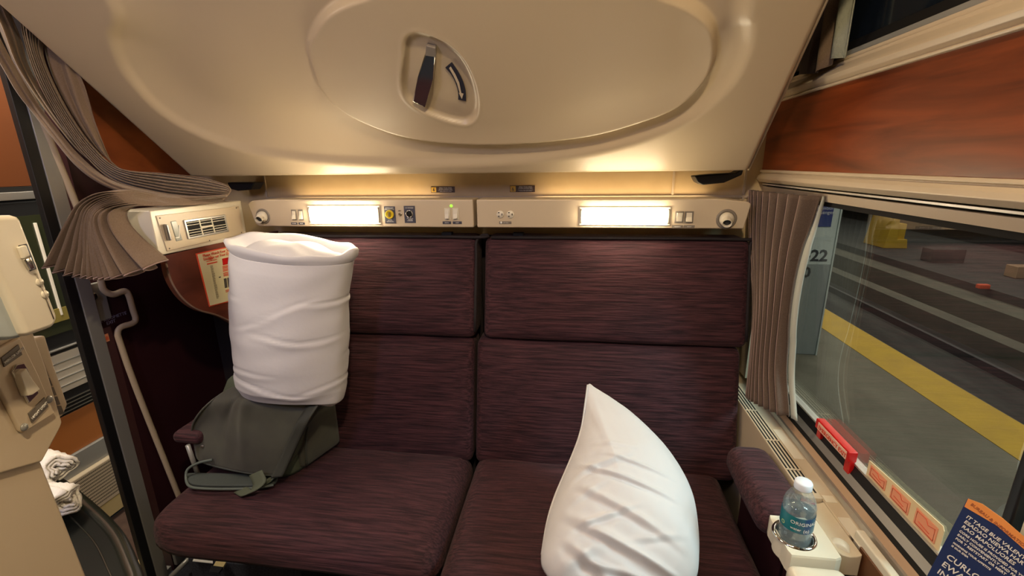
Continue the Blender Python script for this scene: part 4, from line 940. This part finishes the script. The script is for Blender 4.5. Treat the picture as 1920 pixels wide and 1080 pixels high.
def wrap_text(s, a0, z, size, m, parent, da=None):
    c = bpy.data.curves.new('t', 'FONT'); c.body = s; c.size = size; c.extrude = 0.0001; c.resolution_u = 2
    t = bpy.data.objects.new('t', c); COL.objects.link(t); bpy.context.view_layer.update()
    me = bpy.data.meshes.new_from_object(t.evaluated_get(bpy.context.evaluated_depsgraph_get())); bpy.data.objects.remove(t)
    for v in me.vertices:
        a = a0 + v.co.x / Rb; r = Rb + 0.0007 + v.co.z
        v.co = Vector((bc[0] + r * math.cos(a), bc[1] + r * math.sin(a), bc[2] + z + v.co.y))
    me.materials.clear(); me.materials.append(m); o = bpy.data.objects.new('label_print', me); put(o, parent)
fa = math.atan2(-bc[1], -bc[0])
wrap_text('ORIGINAL', fa - 0.35, 0.080, 0.0095, printw, lp)
wrap_text('water', fa - 0.30, 0.069, 0.007, printw, lp)
wrap_text('o', fa - 1.0, 0.068, 0.016, mat('leaf_print', (0.45, 0.55, 0.25), 0.5), lp)
wrap_text('(o)', fa + 0.45, 0.067, 0.009, printw, lp)

# ================================================================ RED HANDLE, EXIT STRIP, BROCHURE, SIGN
rh = empty('emergency_handle', at(1590, 870, 'X', 0.568), 'red emergency exit handle on the sill of the big window', 'handle')
XH = 0.568
hy0, hy1 = at(1602, 840, 'X', XH)[1], at(1537, 787, 'X', XH)[1]
zh1 = 0.728; zh0 = 0.705
box('bar', (XH - 0.008, hy0, zh0), (XH + 0.010, hy1, zh1), red, rh, 0.002)
box('leg', (XH - 0.002, hy0, 0.676), (XH + 0.008, hy0 + 0.018, zh0 + 0.002), red, rh, 0.0015)
box('leg', (XH - 0.002, hy1 - 0.016, 0.682), (XH + 0.008, hy1, zh0 + 0.002), red, rh, 0.0015)
lbp = box('label_strip', (XH - 0.0095, hy0 + 0.006, zh0 + 0.003), (XH - 0.0078, hy1 - 0.014, zh1 - 0.003), mat('handle_label', (0.75, 0.52, 0.40), 0.5), rh)
text('print', 'EMERGENCY EXIT', (XH - 0.0095, hy1 - 0.018, zh0 + 0.0065), (0, -1, 0), (0, 0, 1), 0.0135, redp, lbp)
ex = empty('exit_instruction_strip', at(1700, 960, 'X', 0.578), 'cream strip with orange pictures standing along the window foot', 'sign')
ey1, ey0 = at(1630, 860, 'X', 0.577)[1], at(1768, 1000, 'X', 0.577)[1]
prism('strip', [(0.5775, ey0, 0.70), (0.5775, ey1, 0.702), (0.5775, ey1, 0.735), (0.5775, ey0 + 0.004, 0.748), (0.5775, ey0, 0.742)], (0.0015, 0, 0), mat('strip_cream', (0.72, 0.56, 0.33), 0.5), ex)
L = ey1 - ey0
for k in range(3):
    a1 = ey1 - 0.008 - k * L / 3.05; a0 = a1 - L / 3.05 + 0.014; zz0 = 0.7085; zz1 = 0.731 + 0.0035 * k
    pc = box('picture', (0.5762, a0, zz0), (0.5775, a1, zz1), salm, ex, 0.0005)
    outl = [(0.576, a0 + 0.003, zz0 + 0.003), (0.576, a1 - 0.004, zz0 + 0.003), (0.576, a1 - 0.004, zz1 - 0.004), (0.576, (a0 + a1) / 2, zz1 - 0.003), (0.576, (a0 + a1) / 2 - 0.006, zz1 - 0.010), (0.576, a0 + 0.004, zz1 - 0.005)]
    tube('picture_line', outl, 0.0006, redp, pc, 6, closed=True)
    tube('picture_line', [(0.576, a0 + 0.012, zz0 + 0.008), (0.576, a1 - 0.010, zz0 + 0.010)], 0.0006, redp, pc, 6)
# brochure leaning by the window
bk_n = nz((-0.75, -0.62, 0.28)); bp0 = at(1800, 1010, 'X', 0.520)
def bo(px, py, off=0.0): return onp(px, py, bp0 + bk_n * off, bk_n)
br = empty('brochure', bo(1790, 1080), 'navy brochure with orange top band and white lettering, bottom right', 'brochure')
prism('cover', [bo(1814, 935), bo(1860, 958), bo(1925, 1012), bo(1975, 1055), bo(1950, 1110), bo(1719, 1110), bo(1738, 1080)], -bk_n * 0.004, bnavy, br)
prism('top_band', [bo(1815, 935, .0008), bo(1842, 945, .0008), bo(1880, 972, .0008), bo(1922, 1008, .0008), bo(1965, 1045, .0008), bo(1960, 1062, .0008), bo(1918, 1028, .0008), bo(1868, 985, .0008), bo(1808, 950, .0008)], -bk_n * 0.0012, borange, br)
def btxt(s, pa, pb, up, m, size, sx=1.0, nm='print'):
    a = bo(*pa, 0.0006); u = bo(*pb, 0.0006) - a; v = bo(*up, 0.0006) - a; n = nz(bk_n); u = nz(u); vv = np.cross(n, u)
    text(nm, s, a, u, vv, size, m, br, sx=sx, bold=0.0001)
sz = np.linalg.norm(bo(1811, 968) - bo(1805, 984))
dx, dy = 93, 68
for (q, t_, z_) in (((1811, 970), 'IT TAGE BUE VALENT SURE', .50), ((1807, 979), 'ESADAO NIEWA HAR LAHAIRS', .50), ((1802.5, 988), 'RAO MAPOLUORES', .50),
                   ((1798, 996), 'CORE HOUSE IS PROVIDED FOR YOUR', .33), ((1794.5, 1003), 'EARLY CONVENIENTLY AND PAR', .33), ((1791, 1010), 'FOR T RESTSTART OR MERT', .33),
                   ((1786.5, 1018), 'MORNING YOUR APPETITE', .26), ((1783.5, 1023.5), 'IS OUR IDEA', .26), ((1773, 1045), 'CURLOM', .85), ((1764.5, 1059), 'EWAY', .85), ((1756, 1073), 'INEY', .85)):
    btxt(t_, q, (q[0] + dx, q[1] + dy), (1815, 955), printw, sz * z_)
btxt('BUREAU & INFORMATION FOR PASSENGERS', (1819, 946), (1900, 1010), (1815, 935), mat('band_print', (0.35, 0.10, 0.03), 0.5), sz * 0.42, nm='band_print')
# sign on the next window section at the frame edge
sg = empty('window_sign', at(1910, 980, 'X', 0.577), 'cream sign with red letter fixed to the window at far right', 'sign')
s0 = at(1900, 1030, 'X', 0.577)
prism('sheet', [(0.577, 0.563, 0.76), (0.577, 0.45, 0.76), (0.577, 0.45, 0.95), (0.577, 0.563, 0.86)], (0.0012, 0, 0), paper2, sg)
a = at(1906, 1012, 'X', 0.577); text('letter', 'E', (0.577, 0.558, 0.800), (0, -1, 0), (0, 0, 1), 0.045, redp, sg, bold=0.001)

# ================================================================ VANITY COLUMN (left foreground)
vn = nz((0.96, 0.28, 0)); vp0 = CAM + ray(118, 795) * (0.42 / FPX)
def vo(px, py, off=0.0): return onp(px, py, vp0 + vn * off, vn)
def vpr(name, pts, off, th, m, parent, bevel=0, seg=2): return prism(name, [vo(x, y, off) for x, y in pts], -vn * th, m, parent, bevel=bevel, seg=seg)
vc = empty('vanity_column', vo(100, 1080) - np.array((0, 0, 0.3)), 'cream vanity column in the left foreground with switch plate', 'cabinet')
PT = [vo(x, y, -0.004) for x, y in ((-260, 560), (60, 600), (78, 860), (112, 945), (165, 1080))]
for k in (4, 0): q = PT[k].copy(); q[2] = 0.797; PT.append(q)
prism('post', PT, -vn * 0.11, cream, vc, bevel=0.004)
vpr('face_panel', [(-260, 560), (55, 600), (88, 690), (118, 792), (112, 806), (80, 866), (-40, 900), (-260, 920)], 0.0, 0.03, cream, vc, 0.002)
sw = vpr('switch_plate', [(-60, 690), (0, 652), (38, 632), (72, 700), (104, 775), (46, 812), (38, 806), (0, 730)], 0.0035, 0.004, cream, vc, 0.0015)
for pts, tx in (([(3, 671), (35, 646), (42, 665), (9, 688)], 'MIRROR LIGHT'), ([(54, 775), (84, 745), (91, 762), (61, 793)], 'NIGHT LIGHT')):
    q = vpr('label_plate', pts, 0.0045, 0.001, mat('label_grey', (0.13, 0.11, 0.09), 0.5), sw)
    a = vo((pts[0][0] + pts[3][0]) / 2 + 2, (pts[0][1] + pts[3][1]) / 2 + 3, 0.0046); b = vo((pts[1][0] + pts[2][0]) / 2, (pts[1][1] + pts[2][1]) / 2 + 3, 0.0046)
    text('print', tx, a, b - a, (0, 0, 1), 0.0030, printw, q)
rk = vpr('rocker_frame', [(24, 697), (32, 683), (46, 680), (52, 690), (74, 737), (55, 757)], 0.006, 0.003, chrome, sw, 0.001)
vpr('rocker', [(38, 700), (50, 690), (62, 712), (76, 730), (62, 740), (54, 742), (46, 722)], 0.010, 0.006, white_p, rk, 0.0007)
for x, y in ((45, 801), (92, 749)): lathe('screw', vo(x, y, 0.0035), [(0.0035, 0), (0.003, 0.001), (0.001, 0.0015)], greym, sw, axis=tuple(vn), k=14)
# piano-hinged mirror door edge
hp = vpr('mirror_edge', [(60, 636), (85, 628), (104, 690), (128, 758), (118, 782), (96, 716)], -0.02, 0.012, cream, vc, 0.002)
for k in range(8):
    t = k / 8; x = 56 + 58 * t; y = 640 + 140 * t
    vpr('hinge_knuckle', [(x, y), (x + 8, y - 2), (x + 14, y + 13), (x + 6, y + 15)], -0.012, 0.006, mat('hinge_dark', (0.10, 0.08, 0.06), 0.4), hp)
# light fixture
lf = empty('vanity_light', vo(60, 600), 'cream wall light with chrome slide switch at the left edge', 'light')
V8 = [(-120, 395), (38, 400), (62, 465), (88, 540), (112, 598), (100, 618), (55, 638), (-120, 700)]
vpr('housing', [(-120, 405), (38, 403), (64, 470), (92, 545), (112, 597), (102, 614), (52, 632), (-120, 300)][:7] + [(20, 560), (-5, 510), (-120, 440)], 0.040, 0.036, litm, lf, 0.004)
vpr('shaded_side', [(-120, 460), (-6, 500), (20, 560), (47, 632), (20, 637), (-120, 640)], 0.034, 0.030, mat('shade_blue_grey', (0.42, 0.47, 0.48), 0.35), lf, 0.003)  # blue-grey colour paints shade on the fixture's under face
ls = vpr('slide_switch', [(34, 460), (52, 456), (71, 504), (57, 510)], 0.0405, 0.002, darkp, lf, 0.001)
vpr('slider', [(37, 463), (50, 459), (58, 480), (46, 486)], 0.043, 0.003, white_p, ls, 0.001)
vpr('slider_chrome', [(46, 486), (58, 480), (67, 503), (58, 507)], 0.043, 0.003, chrome, ls, 0.001)
for x, y in ((74, 529), (84, 552)): lathe('button', vo(x, y, 0.0400), [(0.0036, 0), (0.0030, 0.0008)], white_p, lf, axis=tuple(vn), k=16)
tube('groove', [vo(68, 513, 0.0405), vo(101, 598, 0.0405)], 0.0004, bezelg, lf, 6)
# counter
ct = empty('counter', (-0.7, 0.3, 0.70), 'round fronted black granite vanity counter at lower left', 'counter')
rim = smoothpts([(-1.18, 0.60), (-1.02, 0.585), (-0.88, 0.555), (-0.786, 0.522), (-0.700, 0.487), (-0.637, 0.457), (-0.575, 0.418), (-0.529, 0.383), (-0.50, 0.33), (-0.49, 0.25), (-0.50, 0.12)], 8)
ctr = np.array((-0.80, 0.28))
def inset(P, d): return [np.array(p) + nz(ctr - np.array(p)) * d for p in P]
body = [(x, y, 0.796) for x, y in inset(rim, 0.006)] + [(-0.62, 0.02, 0.796), (-1.18, 0.02, 0.796)]
prism('slab', body, (0, 0, -0.04), granite, ct)
tube('slab_edge', [(x, y, 0.790) for x, y in inset(rim, 0.008)], 0.010, granitee, ct, 12)
tube('edge_bead', [(x, y, 0.775) for x, y in inset(rim, 0.0)], 0.003, steel, ct, 8)
tube('inner_rim', [(x, y, 0.7955) for x, y in inset(rim, 0.030)], 0.0015, granitee, ct, 8)
prism('cabinet_below', [(x, y, 0.0) for x, y in inset(rim, 0.06)] + [(-0.66, 0.05, 0.0), (-1.18, 0.05, 0.0)], (0, 0, 0.755), cream, ct)
# towels
def towel(px, py, r, ln, lbl, seed):
    c = at(px, py, 'Z', 0.80 + r); ax = nz((-0.8, 0.05, 0.0)); s_ = np.array((0, 0, 1.0)); w_ = np.cross(ax, s_)
    rs = np.random.RandomState(seed); V = []; F = []; na, nl = 120, 14; turns = 3.2
    A = np.zeros((na, nl, 3))
    for i in range(na):
        t = i / (na - 1); a = t * turns * 2 * math.pi + seed; rad = r * (0.18 + 0.82 * t)
        for j in range(nl):
            q = j / (nl - 1); rr = rad * (1 - 0.10 * (1 - q) ** 4) + 0.0022 * math.sin(a * 3 + q * 9 + seed) + 0.0018 * math.sin(a * 7 + q * 21)
            off = 0.006 * math.sin(a * 2 + seed) * (1 - q)
            A[i, j] = c + ax * (q * ln + off) + s_ * rr * math.cos(a) * 0.9 + w_ * rr * math.sin(a) * 1.05
    o = grid('rolled_towel', A, towelm, None, solid=0.004); tag(o, lbl, 'towel', 'rolled white towels on the counter')
towel(112, 880, 0.026, 0.13, 'rolled white towel on the black counter, the farther of two', 2)
towel(128, 938, 0.025, 0.12, 'rolled white towel on the black counter, the nearer of two', 5)

# ================================================================ UNDER-SEAT DETAILS
ud = empty('floor_box', (-1.0, 1.1, 0.0), 'dark low box under the left seat with white card and latch', 'box')
box('case', (-1.18, 1.00, 0.0), (-0.80, 1.30, 0.12), carpet, ud, 0.004)
def uq(nm, pts, z, m, th=-0.002): return prism(nm, [at(x, y, 'Z', z) for x, y in pts], (0, 0, th), m, ud)
uq('white_card', [(361, 1052), (369, 1034), (398, 1040), (399, 1056)], 0.123, printw)
uq('metal_lip', [(398, 1064), (406, 1050), (424, 1054), (418, 1064)], 0.126, sillm, -0.006)
uq('latch', [(392, 1072), (396, 1060), (418, 1063), (410, 1074)], 0.128, darkp, -0.006)
tube('metal_bar', [at(366, 1036, 'Z', 0.10), at(312, 1090, 'Z', 0.05)], 0.008, greym, ud)
st = prism('guide_plate', [at(x, y, 'X', -1.24) for x, y in ((322, 1022), (358, 1030), (352, 1048), (332, 1060))], (-0.01, 0, 0), greym, None, 0.002); tag(st, 'grey metal guide plate low beside the door jamb', 'plate')

# ================================================================ OUTSIDE: PLATFORM AND TRACKS
ZG = -1.7
struct(box('platform_near', (0.9, -6, ZG - 0.3), (5.22, 60, ZG), concrete))
yl = prism('yellow_stripe', [(4.56, -6, ZG), (5.20, -6, ZG), (5.20, 60, ZG), (4.56, 60, ZG)], (0, 0, 0.006), yellowm); yl['kind'] = 'structure'
yl.name = 'platform_stripe'
struct(box('track_bed', (5.22, -6, ZG - 1.2), (9.2, 60, ZG - 0.9), trackm))
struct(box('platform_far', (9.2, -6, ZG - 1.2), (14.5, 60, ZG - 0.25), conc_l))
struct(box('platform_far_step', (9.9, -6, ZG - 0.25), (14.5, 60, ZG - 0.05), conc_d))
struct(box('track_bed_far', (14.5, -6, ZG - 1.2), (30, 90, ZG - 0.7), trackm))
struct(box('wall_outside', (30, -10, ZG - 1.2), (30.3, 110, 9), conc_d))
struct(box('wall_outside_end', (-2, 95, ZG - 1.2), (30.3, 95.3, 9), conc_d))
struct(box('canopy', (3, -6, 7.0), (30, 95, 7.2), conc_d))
for X, nm in ((6.3, 'near rail of the first track beyond the yellow platform stripe'), (7.75, 'far rail of the first track beyond the yellow platform stripe')):
    o = box('rail', (X, -6, ZG - 0.9), (X + 0.08, 60, ZG - 0.74), mat('rail_steel', (0.10, 0.10, 0.11), 0.5, 0.5)); tag(o, nm, 'rail', 'steel rails outside')
struct(box('cable_trough', (8.4, -6, ZG - 0.9), (8.8, 60, ZG - 0.55), conc_l))
# platform pillar with stencilled number
a = at(1450, 665, 'Z', ZG); b = at(1522, 665, 'Z', ZG)
pw = empty('platform_pillar', ((a[0] + b[0]) / 2, b[1], ZG), 'white and grey steel platform pillar with stencilled 422', 'pillar')
PY = b[1]; x0, x1 = at(1452, 600, 'Y', PY)[0], at(1527, 600, 'Y', PY)[0]
zc = at(1555, 497, 'Y', PY)[2]; x1 = at(1560, 497, 'Y', PY)[0] - 0.0; x1b = at(1527, 655, 'Y', PY)[0]
x1 = (x1 + x1b) / 2; x0 = x1 - 0.62
box('lower_shaft', (x0, PY, ZG), (x1, PY + 0.35, zc), pillar_g, pw, 0.01)
box('upper_shaft', (x0 - 0.0, PY, zc), (x1, PY + 0.35, 7.0), pillar_w, pw, 0.01)
box('flange', (x1, PY - 0.02, ZG), (x1 + 0.02, PY + 0.40, 6.9), pillar_w, pw)
t0 = at(1487, 488, 'Y', PY - 0.01); t1 = at(1487, 466, 'Y', PY - 0.01)
stn = mat('stencil', (0.05, 0.055, 0.06), 0.7); hsz = abs(t1[2] - t0[2]) * 1.35
tw_ = at(1551, 490, 'Y', PY - 0.01)
text('number', '422', (tw_[0], PY - 0.004, at(1530, 489, 'Y', PY)[2]), (1, 0, 0), (0, 0, 1), hsz, stn, pw, align='RIGHT', bold=0.006, depth=0.002)
text('number', '0', (at(1518, 520, 'Y', PY)[0], PY - 0.004, at(1510, 519, 'Y', PY)[2]), (1, 0, 0), (0, 0, 1), hsz * 0.9, stn, pw, align='RIGHT', bold=0.006, depth=0.002)
X0, X1, Z0, Z1 = rect(1505, 385, 1557, 425, PY); box('blue_sign', (X0, PY - 0.012, Z0), (X1, PY - 0.002, Z1), signblue, pw)
text('sign_print', 'Attention\nPassengers', (X0 + 0.16, PY - 0.012, Z0 + 0.25), (1, 0, 0), (0, 0, 1), 0.07, printw, pw)
# yellow bumper block with steps
zf = ZG - 0.05
yb = empty('bumper_block', at(1685, 470, 'Z', zf), 'stepped bright yellow block on the far platform', 'block')
c0 = at(1643, 462, 'Z', zf); c1 = at(1716, 470, 'Z', zf); Wd = c1[0] - c0[0]; Yb0 = (c0[1] + c1[1]) / 2
prism('base', [(c0[0], Yb0, zf), (c1[0], Yb0, zf), (c1[0] - 0.05, Yb0, zf + 0.32), (c0[0] + Wd * 0.52, Yb0, zf + 0.32), (c0[0] + Wd * 0.40, Yb0, zf + 1.5), (c0[0] + Wd * 0.30, Yb0, zf + 1.5)], (0, 1.2, 0), yellowm, yb, 0.02)
box('step', (c0[0] + Wd * 0.38, Yb0 + 0.1, zf + 0.3), (c0[0] + Wd * 0.88, Yb0 + 1.1, zf + 0.85), yellowm, yb, 0.02)
box('step', (c0[0] + Wd * 0.30, Yb0 + 0.3, zf + 0.8), (c0[0] + Wd * 0.72, Yb0 + 1.2, zf + 1.6), yellowm, yb, 0.02)
for (px, py, s, m, lbl) in ((1765, 490, 0.45, conc_d, 'grey broken box lying on the far platform'), (1920, 520, 0.35, tan, 'tan scrap lying on the far platform at the right edge'), (1842, 541, 0.12, mat('orange_scrap', (0.8, 0.12, 0.05), 0.6, emit=(0.6, 0.08, 0.03), estr=0.0), 'small orange scrap on the far platform')):
    a = at(px, py, 'Z', zf); o = box('platform_debris', (a[0] - s, a[1] - s / 2, zf), (a[0] + s, a[1] + s / 2, zf + s * 0.9), m, None, 0.02); tag(o, lbl, 'debris')
